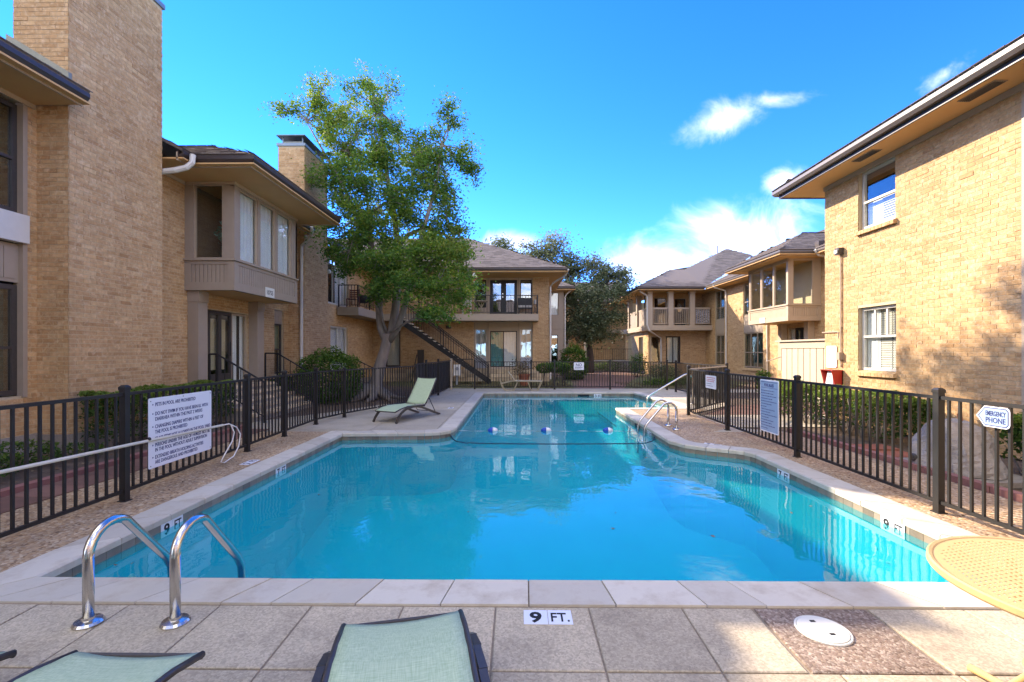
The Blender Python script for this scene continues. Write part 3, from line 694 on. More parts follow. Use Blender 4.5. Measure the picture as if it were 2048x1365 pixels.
marker((3.884, 4.75, -.118), (0, -1, 0), (-1, 0, 0), '9'); marker((3.884, 6.68, -.118), (0, -1, 0), (-1, 0, 0), '7')
marker((3.25, 18.385, -.118), (1, 0, 0), (0, -1, 0), '3')
marker((2.882, 9.95, -.118), (0, -1, 0), (-1, 0, 0), '5')
marker((-4.05, 6.86, .0065), (0, 1, 0), (1e-4, 0, 1), '7'); marker((3.52, 8.25, .0065), (.75, -.66, 0), (0, 0, 1), '7'); marker((-1.95, 13.4, .0125), (0, 1, 0), (0, 0, 1), '5')
for (p, q) in [((2.872, 10.75, -.16), (2.872, 11.15, -.07)), ((2.45, 18.36, -.16), (2.9, 18.372, -.07))]:
    mb = MB(); mb.box(p[0], p[1], p[2], max(q[0], p[0] + .012), q[1], q[2]); mb.build('skimmer_mouth', 'ink_black', pool)

# skimmer lid
lid = thing('skimmer_lid', 'round white plastic skimmer lid set in the brown aggregate slab', 'lid', (1.845, 2.765, .012))
mb = MB(); mb.lathe([(0, 0), (.150, 0), (.150, .006), (.145, .009), (.138, .008), (.136, .004), (.0, .004)], (1.845, 2.765, .012), 40); mb.build('rim', 'white_plastic', lid)
mb = MB(); mb.lathe([(0, .0045), (.134, .0045), (.134, .011), (.128, .013), (0, .013)], (1.845, 2.765, .012), 40); mb.build('cover', 'white_plastic', lid)
for dx, dy in ((-.015, .075), (.02, -.055)):
    mb = MB(); mb.box(1.845 + dx - .016, 2.765 + dy - .010, .0252, 1.845 + dx + .016, 2.765 + dy + .010, .0262); mb.build('finger_hole', 'ink_black', lid)

# kerbs and red strips beside the pebble paths
ks = thing('garden_kerb', 'red concrete kerb between the pebble path and the shaded bed by the big chimney', 'kerb', (-6.0, 6, 0), 'garden kerbs')
for j in range(9):
    mb = MB(); y = .6 + j * 1.05; mb.box(-6.07, y, -.03, -5.94, y + 1.042, .075); mb.build('kerb_stone', 'red_kerb', ks)
for j in range(20):
    mb = MB(); y = .6 + j * .46; mb.box(-5.93, y, -.03, -5.36, y + .452, .012); mb.build('paver', 'red_paver', ks)
ks = thing('garden_kerb', 'red concrete kerb in front of the sunlit hedge and the fake rock', 'kerb', (5.7, 6, 0), 'garden kerbs')
for j in range(9):
    mb = MB(); y = .4 + j * 1.02; mb.box(5.64, y, -.03, 5.76, y + 1.01, .085); mb.build('kerb_stone', 'red_kerb', ks)

# leaf litter, loose leaves on beds (uncountable)
def scatter_leaves(name, regions, count, size, mat, z=-.02):
    mb = MB()
    for _ in range(count):
        x0, y0, x1, y1 = R.choice(regions); x, y = R.uniform(x0, x1), R.uniform(y0, y1); a = R.uniform(0, 6.28); s = size * R.uniform(.6, 1.3); ca, sa = math.cos(a) * s, math.sin(a) * s
        mb.poly([(x - ca, y - sa, z + R.uniform(.004, .012)), (x + sa * .45, y - ca * .45, z + R.uniform(.006, .02)), (x + ca, y + sa, z + R.uniform(.004, .02)), (x - sa * .45, y + ca * .45, z + R.uniform(.004, .012))], R.random())
    return tag(mb.build(name, mat), 'few small leaves floating on the pool water' if name.startswith('floating') else 'scattered dry leaves lying on the beds and along the kerbs', kind='stuff')
scatter_leaves('fallen_leaves', [(-8, 3, -6.1, 10.5), (-6.2, 13, -3.4, 21), (-6, 14, -4, 18), (5.8, 3, 7.7, 9), (5.8, 5, 7.6, 12), (-5, 20.6, -2, 24)], 3800, .032, 'litter')
scatter_leaves('fallen_leaves', [(-4.4, 3, -3.9, 9), (4.2, 3, 4.6, 9), (3.3, 9, 4.4, 12.5), (-2.9, 15, -1.8, 19.5)], 130, .022, 'litter', z=.008)

scatter_leaves('floating_leaves', [(-3.4, 3.5, 3.7, 8), (-1, 10, 2.5, 17), (-3.5, 3.5, -3.0, 9)], 34, .022, 'litter', z=-.126)

# ================================================================== FENCES
def picket_mesh(h, w=.022): mb = MB(); mb.box(-w / 2, -w / 2, -h / 2, w / 2, w / 2, h / 2); return mb.mesh('picket', M['black_metal'])
PK = picket_mesh(1.07)
def post_at(f, x, y, h=1.28, w=.068, mat='black_metal'):
    mb = MB(); mb.box(x - w / 2, y - w / 2, -.02, x + w / 2, y + w / 2, h); p = mb.build('post', mat, f)
    c = MB(); k = w / 2 + .006; c.hexa([(x - k, y - k, h - .02), (x + k, y - k, h - .02), (x + k, y + k, h - .02), (x - k, y + k, h - .02)], [(x - k, y - k, h + .012), (x + k, y - k, h + .012), (x + k, y + k, h + .012), (x - k, y + k, h + .012)])
    c.hexa([(x - k, y - k, h + .012), (x + k, y - k, h + .012), (x + k, y + k, h + .012), (x - k, y + k, h + .012)], [(x - k * .55, y - k * .55, h + .032), (x + k * .55, y - k * .55, h + .032), (x + k * .55, y + k * .55, h + .032), (x - k * .55, y + k * .55, h + .032)])
    c.build('post_cap', mat, p)
    b = MB(); b.box(x - w * .72, y - w * .72, -.005, x + w * .72, y + w * .72, .014); b.build('base_plate', mat, p)
def fence(label, pts, top=1.21, bot=.12, group='black picket fence runs round the pool', spacing=.118, post_idx=None, pw=.068, rail_mat='black_metal', ph=1.28):
    f = thing('picket_fence', label, 'fence', (pts[0][0], pts[0][1], 0), group)
    for i, p in enumerate(pts):
        if post_idx is None or i in post_idx: post_at(f, p[0], p[1], ph, pw)
    for a, b in zip(pts, pts[1:]):
        a, b = Vector(a), Vector(b); d = (b - a).normalized(); L = (b - a).length; a2, b2 = a + d * pw / 2, b - d * pw / 2
        for z, mt in ((top, rail_mat), (bot, 'black_metal')):
            mb = MB(); mb.beam((a2.x, a2.y, z), (b2.x, b2.y, z), .036, .034); mb.build('rail', mt, f)
        k = max(1, round(L / spacing)); h = top - bot - .034
        for j in range(1, k):
            c = a + d * (L * j / k); an = math.atan2(d.y, d.x)
            inst(PK, 'picket', f, Matrix.Translation((c.x, c.y, (top + bot) / 2)) @ Matrix.Rotation(an, 4, 'Z') @ Matrix.Diagonal((1, 1, h / 1.07, 1)))
    return f
fence('black picket fence along the pebble strip carrying the large white rules sign', [(-4.40, 2.55), (-4.43, 5.09), (-4.54, 7.61), (-4.60, 8.95), (-4.64, 10.45)])
fence('black picket fence bending behind the raised green lounger', [(-4.64, 10.45), (-4.38, 11.5), (-3.9, 12.7), (-3.22, 14.55)], post_idx=(1, 3), ph=1.24)
sf = fence('black fence run backed with dark privacy mesh beside the stair gate', [(-3.22, 14.55), (-3.12, 15.6), (-2.98, 17.2), (-2.92, 20.0)], top=1.27, post_idx=(1, 2), ph=1.36, spacing=.35)
for a, b in [((-3.22, 14.55), (-3.12, 15.6)), ((-3.12, 15.6), (-2.98, 17.2)), ((-2.98, 17.2), (-2.92, 20.0))]:
    mb = MB(); mb.beam((a[0] - .03, a[1], .69), (b[0] - .03, b[1], .69), .006, 1.1); mb.build('privacy_mesh', 'screen_cloth', sf)
gt = thing('pool_gate', 'narrow dark metal gate beside the pale corner post at the foot of the black stair', 'gate', (-2.9, 20, 0))
mb = MB(); mb.box(-2.93, 19.96, 0, -2.85, 20.04, 1.36); mb.build('gate_post', 'board_paint', gt)
for z in (1.33, .14):
    mb = MB(); mb.beam((-2.85, 20, z), (-1.93, 20, z), .035, .04); mb.build('rail', 'black_metal', gt)
for j in range(9): inst(PK, 'picket', gt, Matrix.Translation((-2.80 + j * .105, 20, .735)) @ Matrix.Diagonal((1, 1, 1.08, 1)))
fence('black picket fence across the far end of the pool', [(-1.86, 20.0), (.62, 20.0), (1.65, 20.0), (4.08, 20.0), (6.5, 19.8)], post_idx=(0, 1, 2, 3, 4), pw=.07)
fence('black picket fence returning beyond the steel handrail and the far deck corner', [(6.52, 18.75), (6.6, 16.6), (6.62, 14.45)], post_idx=(0, 2))
fence('short picket fence from the corner of the peninsula with a top rail coloured as sunlit', [(6.62, 14.45), (4.52, 12.05)], post_idx=(), rail_mat='rail_painted_sun')
fence('black picket fence on the sunny side between the pool and the sunlit hedge', [(4.52, 12.05), (4.50, 9.78), (4.47, 7.31), (4.42, 4.82), (4.38, 2.35)])

# ================================================================== SIGNS ON THE FENCES
def board(t, p, xdir, normal, w, h, th, mat, name='panel', r=.02):
    x = Vector(xdir).normalized(); nn = Vector(normal).normalized(); y = nn.cross(x); P = []
    for cx_, cy_, a0 in ((w - r, r, -90), (w - r, h - r, 0), (r, h - r, 90), (r, r, 180)):
        for k in range(4): a = rad(a0 + 30 * k); P.append(Vector(p) + x * (cx_ + r * math.cos(a)) + y * (cy_ + r * math.sin(a)))
    mb = MB(); mb.prism(P, nn * th); return mb.build(name, mat, t)
sx0 = Vector((-4.335, 5.30, .30)); sg = thing('rules_sign', 'large white sign of pool prohibitions in navy capitals on the black fence', 'sign', tuple(sx0))
pn = board(sg, sx0, (-.035, 1, 0), (1, .035, 0), 1.16, .835, .006, 'sign_white')
xd, nn = Vector((-.035, 1, 0)).normalized(), Vector((1, .035, 0)).normalized()
rows = [(.735, 1, 'PETS IN POOL ARE PROHIBITED', .72), (.625, 1, 'DO NOT SWIM IF YOU HAVE BEEN ILL WITH', .98), (.56, 0, 'DIARRHEA WITHIN THE PAST 2 WEEKS', .86), (.47, 1, 'CHANGING DIAPERS WITHIN 6 FEET OF', .88), (.405, 0, 'THE POOL IS PROHIBITED', .56),
        (.325, 1, 'GLASS ITEMS NOT ALLOWED IN THE POOL YARD', 1.03), (.25, 1, 'PERSONS UNDER THE AGE OF 14 MUST NOT BE', 1.02), (.19, 0, 'IN THE POOL WITHOUT ADULT SUPERVISION', .96), (.105, 1, 'EXTENDED BREATH HOLDING ACTIVITIES', .88), (.045, 0, 'ARE DANGEROUS AND PROHIBITED', .76)]
for z, dot, s, wd in rows:
    sz = .062; text(s, sz, 'ink_navy', sg, face_matrix(sx0 + nn * .0065 + xd * .10 + Vector((0, 0, z)), xd, nn), xs=wd / text_width(s, sz))
    if dot:
        c = sx0 + nn * .0065 + xd * .065 + Vector((0, 0, z + .022)); mb = MB()
        mb.prism([c + xd * .009 * math.cos(k * .785) + Vector((0, 0, .009 * math.sin(k * .785))) for k in range(8)], nn * .001); mb.build('bullet', 'ink_navy', sg)
for u, v in ((.03, .80), (1.13, .80), (.03, .03), (1.13, .03), (.58, .81)):
    c = sx0 + nn * .006 + xd * u + Vector((0, 0, v)); mb = MB(); mb.tube([c, c + nn * .004], .007, 8); mb.build('screw', 'steel', sg)
def text_bars(t, p, xd, nn, width, lines, mat, h=.012):
    for z, frac, mt in lines:
        x = 0; mb = MB(); yv = Vector((0, 0, 1))
        while x < width * frac:
            l = R.uniform(.015, .05); c = Vector(p) + xd * x + yv * z; e = min(l, width * frac - x)
            mb.prism([c, c + xd * e, c + xd * e + yv * h, c + yv * h], nn * .0008); x += l + .012
        mb.build('text_line', mt, t)
p0 = Vector((4.415, 8.30, .27)); xd, nn = Vector((-.02, -1, 0)).normalized(), Vector((-1, .02, 0)).normalized()
sg = thing('pool_rules_sign', 'tall bluish pool rules sign hung on the fence beside the peninsula', 'sign', tuple(p0))
board(sg, p0, xd, nn, .60, .92, .006, 'sign_white'); board(sg, p0 + nn * .0062 + xd * .02 + Vector((0, 0, .02)), xd, nn, .56, .88, .001, 'sign_sky_tint', name='face')
text('POOL RULES', .075, 'ink_navy', sg, face_matrix(p0 + nn * .008 + xd * .30 + Vector((0, 0, .80)), xd, nn), xs=.72, center=True)
for z in (.775, .875):
    mb = MB(); c = p0 + nn * .0075 + xd * .03 + Vector((0, 0, z)); mb.prism([c, c + xd * .54, c + xd * .54 + Vector((0, 0, .006)), c + Vector((0, 0, .006))], nn * .0008); mb.build('rule_line', 'ink_navy', sg)
text_bars(sg, p0 + nn * .0075 + xd * .04, xd, nn, .50, [(.72 - i * .047, f, 'ink_navy') for i, f in enumerate((.85, .8, .98, .75, 1, .7, .35, .9, .6, 1, .5, .8, .7, .9, .45))], None)
p0 = Vector((4.46, 10.8, .83)); sg = thing('gate_sign', 'small white notice with red lines on the fence by the corner post', 'sign', tuple(p0))
xd, nn = Vector((0, -1, 0)), Vector((-1, 0, 0)); board(sg, p0, xd, nn, .56, .30, .005, 'sign_white')
text_bars(sg, p0 + nn * .0055 + xd * .05, xd, nn, .46, [(.24, 1, 'ink_red'), (.195, .95, 'ink_red'), (.155, .9, 'ink_red'), (.10, .6, 'ink_grey'), (.05, .75, 'ink_grey')], None, .018)
p0 = Vector((2.49, 19.965, .86)); sg = thing('notice_sign', 'small white NO sign hung on the far fence', 'sign', tuple(p0))
xd, nn = Vector((1, 0, 0)), Vector((0, -1, 0)); board(sg, p0, xd, nn, .44, .33, .006, 'sign_white')
text('NO', .17, 'ink_navy', sg, face_matrix(p0 + nn * .0065 + xd * .22 + Vector((0, 0, .165)), xd, nn), xs=1.0, center=True)
text_bars(sg, p0 + nn * .0065 + xd * .05, xd, nn, .34, [(.105, 1, 'ink_navy'), (.055, .85, 'ink_grey')], None, .028)
p0 = Vector((4.355, 4.36, 1.0)); sg = thing('phone_sign', 'arrow shaped emergency phone sign on the fence by the tall post', 'sign', tuple(p0)); xd, nn = Vector((-.016, -1, 0)).normalized(), Vector((-1, .016, 0)).normalized(); yv = Vector((0, 0, 1))
def arrow(k): return [(.0 + k * 1.5, .095), (.075 + k * .4, k), (.27 - k * .3, k), (.29 - k * .9, .012 + k * .9), (.30 - k, .035), (.30 - k, .155), (.29 - k * .9, .178 - k * .9), (.27 - k * .3, .19 - k), (.075 + k * .4, .19 - k)]
for k, mt, n0, nm in ((0, 'sign_white', 0, 'panel'), (.010, 'ink_navy', .0042, 'border'), (.018, 'sign_sky_tint', .0052, 'face')):
    mb = MB(); mb.prism([p0 + xd * u + yv * v + nn * n0 for u, v in arrow(k)], nn * (.004 if k == 0 else .0008)); mb.build(nm, mt, sg)
text('EMERGENCY', .062, 'ink_navy', sg, face_matrix(p0 + nn * .0065 + xd * .178 + yv * .105, xd, nn), xs=.178 / text_width('EMERGENCY', .062), center=True)
text('PHONE', .068, 'ink_navy', sg, face_matrix(p0 + nn * .0065 + xd * .178 + yv * .042, xd, nn), xs=.178 / text_width('PHONE', .068), center=True)

# life hook: a long pale pole clipped along the fence, with its loop
hk = thing('rescue_pole', 'long cream rescue pole with a white loop hung along the left fence', 'pole', (-4.3, 2.6, .70))
mb = MB(); mb.tube([(-4.30, 2.0, .735), (-4.30, 5.6, .64), (-4.33, 6.65, .605)], .017, 10); mb.build('shaft', 'pole_cream', hk)
mb = MB(); mb.tube([(-4.33, 6.62, .605), (-4.33, 6.80, .60), (-4.33, 6.98, .52), (-4.32, 7.06, .40), (-4.31, 7.0, .22), (-4.30, 6.86, .10), (-4.30, 6.64, .055), (-4.30, 6.56, .085), (-4.31, 6.64, .15), (-4.32, 6.86, .33), (-4.33, 6.92, .45), (-4.33, 6.84, .58)], .009, 8); mb.build('loop', 'white_paint', hk, smooth=True)
for y in (5.25, 3.0):
    mb = MB(); mb.tube([(-4.30, y, .665 + (5.25 - y) * .026), (-4.30, y + .03, .668 + (5.25 - y) * .026)], .022, 10); mb.build('clip', 'black_metal', hk)

# ================================================================== LADDERS, HANDRAIL, ROPE AND FLOATS
def arc_pts(c, r, a0, a1, n, ax, ay): return [Vector(c) + Vector(ax) * r * math.cos(rad(a0 + (a1 - a0) * i / n)) + Vector(ay) * r * math.sin(rad(a0 + (a1 - a0) * i / n)) for i in range(n + 1)]
def grab_rail(label, base, to, r=.029, h=.0, group=None):
    t = thing('ladder_rail', label, 'handrail', base, group); u = Vector(to).normalized(); Z = Vector((0, 0, 1)); b = Vector(base)
    pts = [b, b + Z * .42] + arc_pts(b + Z * .42 + u * .17, .17, 180, 55, 8, u, Z)
    last = pts[-1]; d = (pts[-1] - pts[-2]).normalized(); e = last + (u * .36 + Z * -.42); pts += [last.lerp(e, .5), e]
    pts += [e + u * .05 + Z * -.09, e + u * .06 + Z * -.18, e + u * .06 + Z * -.75]
    mb = MB(); mb.tube(pts, r, 14); mb.build('tube', 'steel', t, smooth=True)
    mb = MB(); mb.lathe([(0, .012), (.078, .012), (.080, .020), (.070, .034), (.036, .042), (.034, .055), (0, .055)], base, 24); mb.build('flange', 'steel', t, smooth=False)
    return t
grab_rail('left steel rail of the near pool ladder', (-2.655, 2.79, 0), (0, 1, 0), group='steel ladder rails')
grab_rail('right steel rail of the near pool ladder, closer to the green loungers', (-2.12, 2.80, 0), (0, 1, 0), group='steel ladder rails')
grab_rail('farther steel ladder rail on the pebbled peninsula', (3.42, 10.32, -.005), (-1, 0, 0), r=.024, group='steel ladder rails')
grab_rail('nearer steel ladder rail on the pebbled peninsula', (3.42, 9.80, -.005), (-1, 0, 0), r=.024, group='steel ladder rails')
hr = thing('step_handrail', 'single sloping steel handrail rising from the shallow pool steps', 'handrail', (5.6, 14.5, 0))
mb = MB(); mb.tube([(4.12, 14.5, -.55), (4.12, 14.5, .12), (4.15, 14.5, .22), (4.25, 14.5, .31), (5.3, 14.5, .93), (5.42, 14.5, .97), (5.52, 14.5, .93), (5.56, 14.5, .82), (5.56, 14.5, 0)], .024, 12); mb.build('tube', 'steel', hr, smooth=True)
mb = MB(); mb.lathe([(0, .012), (.07, .012), (.06, .03), (.03, .035), (0, .035)], (5.56, 14.5, 0), 20); mb.build('flange', 'steel', hr)
for x, lab in ((-.55, 'blue and white float on the left of the pool rope'), (.66, 'blue and white float in the middle of the pool rope'), (2.06, 'blue and white float nearest the peninsula ladder')):
    fl = thing('rope_float', lab, 'float', (x, 10.35, -.125), 'floats on the pool rope')
    for sgn, mt, nm in ((-1, 'buoy_blue', 'blue_half'), (1, 'buoy_white', 'white_half')):
        mb = MB(); mb.tube([(x + sgn * .001, 10.35, -.11), (x + sgn * .04, 10.35, -.11), (x + sgn * .07, 10.35, -.11), (x + sgn * .10, 10.35, -.11), (x + sgn * .115, 10.35, -.11)], [.070, .067, .056, .036, .012], 14); mb.build(nm, mt, fl, smooth=True)
pts = [(-1.34 + (4.24) * i / 40, 10.35 + .03 * math.sin(i), -.128 + .006 * math.sin(i * 1.7)) for i in range(41)]
mb = MB(); mb.tube(pts, .006, 6); tag(mb.build('float_rope', 'rope_white'), 'thin pale rope holding the floats across the shallow end', 'rope')
pts = [(-1.40, 9.62, -.10), (-1.33, 9.40, -.125), (-1.22, 9.15, -.126), (-1.02, 9.0, -.126), (-.7, 8.95, -.126)] + [(-.4 + i * .25, 8.94 - .03 * math.sin(i * .4), -.126) for i in range(12)] + [(2.55, 9.02, -.126), (2.75, 9.25, -.126), (2.86, 9.5, -.10)]
mb = MB(); mb.tube(pts, .013, 8); tag(mb.build('lane_rope', 'rope_dark', smooth=True), 'dark rope sagging across the pool before the floats', 'rope')

# ================================================================== LEFT BUILDING
WX = -8.18
LB = thing('apartment_building', 'tan brick two storey wing with two tall chimneys and a grey boxed bay', 'building', (-9, 10, 0))
# wall by the near chimney, with the tall window unit
w0, F0 = wall(LB, (WX, 3.0), (WX, 7.66), 0, 5.85, [(2.0, 4.48, .95, 5.80)])
board_l = MB(); fbox(board_l, F0, 4.42, 4.49, .93, 5.85, -.10, .03); board_l.build('trim', 'taupe', LB)
window(LB, F0, 2.0, 4.42, 3.97, 5.75, cuts=(3.2,), rails=(4.85,), inside=[('blind', 'green_blind', .52, 1, .42, 1)], glass='glass_dark', fw=.07)
window(LB, F0, 2.0, 4.42, .97, 2.78, cuts=(3.2,), rails=(1.75,), inside=[('shade', 'teal_curtain', .4, .96, .05, 1)], glass='glass_dark', fw=.08)
mb = MB(); fbox(mb, F0, 2.0, 4.46, 3.47, 3.93, -.06, .10); mb.build('sill_box', 'white_frame', LB)
panel(LB, F0, 2.0, 4.42, 2.82, 3.45, gap=.16)
mb = MB(); fbox(mb, F0, 0, 4.66, 0, .30, .004, .05); mb.build('plinth', 'plinth', LB)
def chimney(y0, y1, x1=-7.63, x0=-8.58, top=9.05, zb=0):
    wall(LB, (x0, y0), (x1 - .003, y0), zb, top, name='chimney')
    wall(LB, (x1, y0 + .003), (x1, y1), zb, top, name='chimney')
    wall(LB, (x1 - .2, y1), (x0, y1), zb, top, name='chimney', bricks=False); wall(LB, (x0, y1 - .2), (x0, y0 + .2), 5.5, top, name='chimney', bricks=False)
    mb = MB(); mb.box(x0 - .04, y0 - .04, top, x1 + .04, y1 + .04, top + .10); c = mb.build('chimney_cap', 'cap_metal', LB)
    mb = MB(); mb.box(x0 + .12, y0 + .12, top + .10, x1 - .12, y1 - .12, top + .22); mb.build('flue', 'flashing', c)
    for x in (x0 + .10, x1 - .14):
        for y in (y0 + .1, y1 - .14):
            mb = MB(); mb.box(x, y, top + .10, x + .04, y + .04, top + .36); mb.build('cap_leg', 'cap_metal', c)
    mb = MB(); mb.hexa([(x0 - .05, y0 - .06, top + .36), (x1 + .05, y0 - .06, top + .36), (x1 + .05, y1 + .06, top + .36), (x0 - .05, y1 + .06, top + .36)], [(x0 - .02, y0 - .03, top + .40), (x1 + .02, y0 - .03, top + .40), (x1 + .02, y1 + .03, top + .40), (x0 - .02, y1 + .03, top + .40)]); mb.build('hood', 'cap_metal', c)
chimney(7.66, 9.70); chimney(16.26, 18.22)
# concrete foot of the near chimney
mb = MB(); mb.box(-8.2, 7.60, -.03, -7.58, 7.64, .28); mb.box(-7.60, 7.641, -.03, -7.56, 9.74, .28); mb.build('plinth', 'plinth', LB)
# metal flashing where the roof meets the chimney
mb = MB(); mb.hexa([(-8.62, 7.58, 6.82), (-7.55, 7.58, 6.22), (-7.55, 7.64, 6.22), (-8.62, 7.64, 6.82)], [(-8.62, 7.58, 7.05), (-7.55, 7.58, 6.40), (-7.55, 7.64, 6.40), (-8.62, 7.64, 7.05)]); mb.build('flashing', 'flashing', LB)
# long wall behind the bay
w1, F1 = wall(LB, (WX, 9.70), (WX, 25.7), 0, 5.85, [(11.55 - 9.7, 13.75 - 9.7, .76, 2.80), (15.25 - 9.7, 15.85 - 9.7, .9, 3.1), (19.85 - 9.7, 21.9 - 9.7, .78, 2.82), (19.6 - 9.7, 21.9 - 9.7, 3.78, 5.8)])
# entry: door with sidelights
y_ = lambda y: y - 9.70
window(LB, F1, y_(11.55), y_(12.02), .77, 2.78, mat='beige_paint', inside=[('curtain', 'curtain', 0, 1, 0, 1)], name='sidelight', rec=-.05)
dr = window(LB, F1, y_(12.02), y_(13.02), .77, 2.78, cuts=(y_(12.50),), mat='bronze_metal', fw=.09, mull=.13, name='door', rec=-.04, inside=[('shade', 'interior_wall', .1, .9, .2, .9)])
mb = MB(); fbox(mb, F1, y_(12.11), y_(12.93), .86, 1.06, -.09, -.035); mb.build('kick_panel', 'bronze_metal', dr)
mb = MB(); a = fpt(F1, y_(12.88), 1.55, .02); mb.tube([a, (a[0], a[1], 1.95)], .014, 8); mb.build('handle', 'black_metal', dr)
window(LB, F1, y_(13.02), y_(13.75), .77, 2.78, mat='beige_paint', inside=[('curtain', 'curtain', 0, .55, 0, 1), ('curtain', 'curtain', .75, 1, 0, 1)], name='sidelight', rec=-.05)
for a, b in ((11.20, 11.53), (13.77, 14.12)):
    mb = MB(); mb.box(WX + .01, a, .70, -7.90, b, 2.92); mb.box(WX + .01, a - .015, 2.92, -7.875, b + .015, 3.19); mb.build('pilaster', 'taupe', LB)
window(LB, F1, y_(15.25), y_(15.85), .92, 2.62, rails=(1.75,), inside=[('shade', 'green_blind', 0, 1, .48, 1)]); panel(LB, F1, y_(15.25), y_(15.85), 2.63, 3.1)
window(LB, F1, y_(19.85), y_(21.9), .78, 2.82, cuts=(y_(20.8),), mat='white_frame', fw=.08, inside=[('curtain', 'curtain', 0, 1, 0, 1)])
window(LB, F1, y_(19.6), y_(21.9), 3.78, 5.8, cuts=(y_(20.3), y_(21.1)), mat='white_frame', fw=.07, inside=[('curtain', 'curtain', .5, 1, 0, 1)])
mb = MB(); fbox(mb, F1, 0, 25.7 - 9.7, 0, .26, .006, .05); mb.build('plinth', 'plinth', LB)
# boxed bay over the entry
bx, b0, b1, zb, zs = -6.94, 11.10, 14.30, 3.19, 3.92
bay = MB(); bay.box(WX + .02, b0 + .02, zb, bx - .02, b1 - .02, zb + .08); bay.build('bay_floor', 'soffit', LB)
FB, FS = frame((bx, b0), (bx, b1)), frame((WX, b0), (bx, b0))
def bay_side(bld, F, cuts, z_b, z_s, z_t, mat, inside, corner_end=False, n_boards=.10):
    L = F[3] - (.004 if corner_end else 0); o_ = 0 if corner_end else .004; mb = MB()
    fbox(mb, F, o_, L, z_b, z_b + .20, -.10, 0); fbox(mb, F, o_, L, z_s - .09, z_s - .005, -.10, 0); fbox(mb, F, o_, .16, z_b + .2, z_s - .09, -.10, 0); fbox(mb, F, L - .16, L, z_b + .2, z_s - .09, -.10, 0)
    hd = MB(); fbox(hd, F, o_, L, z_t, 5.845, -.10, 0); hd.build('header', mat, bld); mb.build('bay_panel', mat, bld)
    k = round((L - .32) / n_boards); st = (L - .32) / k; bp = MB(); fbox(bp, F, .16, L - .16, z_b + .2, z_s - .09, -.10, -.035); bp = bp.build('bay_backing', mat, bld)
    for i in range(k):
        q = MB(); fbox(q, F, .16 + i * st + .007, .16 + (i + 1) * st - .007, z_b + .2, z_s - .09, -.035, -.020); q.build('board', mat, bp)
    mb = MB(); fbox(mb, F, o_, L + (.05 if corner_end else 0), z_s - .004, z_s + (.045 if corner_end else .044), -.10, .05); mb.build('sill', mat, bld)
    edges = [o_] + [c for ab in cuts for c in ab] + [L]
    mb = MB()
    for a, b in zip(edges[::2], edges[1::2]): fbox(mb, F, a + (.006 if a < .01 else 0), b - (.006 if b > L - .01 else 0), z_s + .045, z_t, -.10, -.004)
    mb.build('bay_post', mat, bld)
    for (a, b), ins in zip(cuts, inside): window(bld, F, a + .002, b - .002, z_s + .045, z_t, mat='beige_paint' if mat == 'taupe' else mat, fw=.035, rec=-.03, inside=ins, dark=False)
cur = [('curtain', 'curtain', 0, 1, 0, 1)]
bay_side(LB, FB, [(.24, 1.03), (1.15, 1.92), (2.04, 2.84)], zb, zs, 5.74, 'taupe', [cur, cur, cur])
bay_side(LB, FS, [(.22, .95)], zb, zs, 5.80, 'taupe', [None], corner_end=True)
FN = frame((bx, b1), (WX, b1)); mb = MB(); fbox(mb, FN, .004, FN[3], zb, 5.85, -.10, 0); mb.build('bay_panel', 'taupe', LB)
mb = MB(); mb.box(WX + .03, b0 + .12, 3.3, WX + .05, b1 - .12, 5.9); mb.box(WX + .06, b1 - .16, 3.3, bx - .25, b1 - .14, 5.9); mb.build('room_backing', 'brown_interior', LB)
text_p = Vector((bx + .004, 12.46, 3.19)); pq = board(LB, text_p, (0, 1, 0), (1, 0, 0), .46, .27, .012, 'white_plastic', 'address_plaque')
text('10755', .17, 'ink_black', pq, face_matrix(text_p + Vector((.0125, .23, .075)), (0, 1, 0), (1, 0, 0)), xs=.80, center=True)
# eaves, soffits, gutters
gutter(LB, [(-7.2, -3), (-7.2, 7.60)]); gutter(LB, [(-7.2, 9.74), (-7.2, 10.03), (-5.84, 10.03), (-5.84, 15.0), (-7.2, 15.0), (-7.2, 16.2)])
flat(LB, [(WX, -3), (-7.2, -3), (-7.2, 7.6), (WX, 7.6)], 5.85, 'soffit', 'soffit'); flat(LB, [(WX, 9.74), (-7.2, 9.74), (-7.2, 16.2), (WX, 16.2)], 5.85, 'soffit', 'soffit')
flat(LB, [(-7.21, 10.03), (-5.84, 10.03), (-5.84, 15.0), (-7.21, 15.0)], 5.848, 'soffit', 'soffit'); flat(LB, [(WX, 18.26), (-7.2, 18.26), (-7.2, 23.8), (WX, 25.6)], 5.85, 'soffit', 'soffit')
for pts in ([(WX + .02, -1), (WX + .02, 7.6)], [(WX + .02, 9.72), (WX + .02, 11.05)]):
    mb = MB(); mb.sweep(pts, [(0, 5.77), (.03, 5.77), (.03, 5.848), (0, 5.848)]); mb.build('frieze', 'beige_paint', LB)
mb = MB(); mb.sweep([(WX + .0, b0 - .002), (bx + .002, b0 - .002), (bx + .002, b1)], [(.0, 5.78), (.03, 5.78), (.03, 5.846), (.0, 5.846)]); mb.build('frieze', 'beige_paint', LB)
roof_face(LB, [(-7.2, -3, 6.07), (-7.2, 7.6, 6.07), (-13.1, 7.6, 9.05), (-13.1, -3, 9.05)]); roof_face(LB, [(-7.2, 9.74, 6.07), (-7.2, 16.2, 6.07), (-13.1, 16.2, 9.05), (-13.1, 9.74, 9.05)])
roof_face(LB, [(-8.6, 7.6, 6.82), (-8.6, 9.74, 6.82), (-13.1, 9.74, 9.05), (-13.1, 7.6, 9.05)], shingles=False)
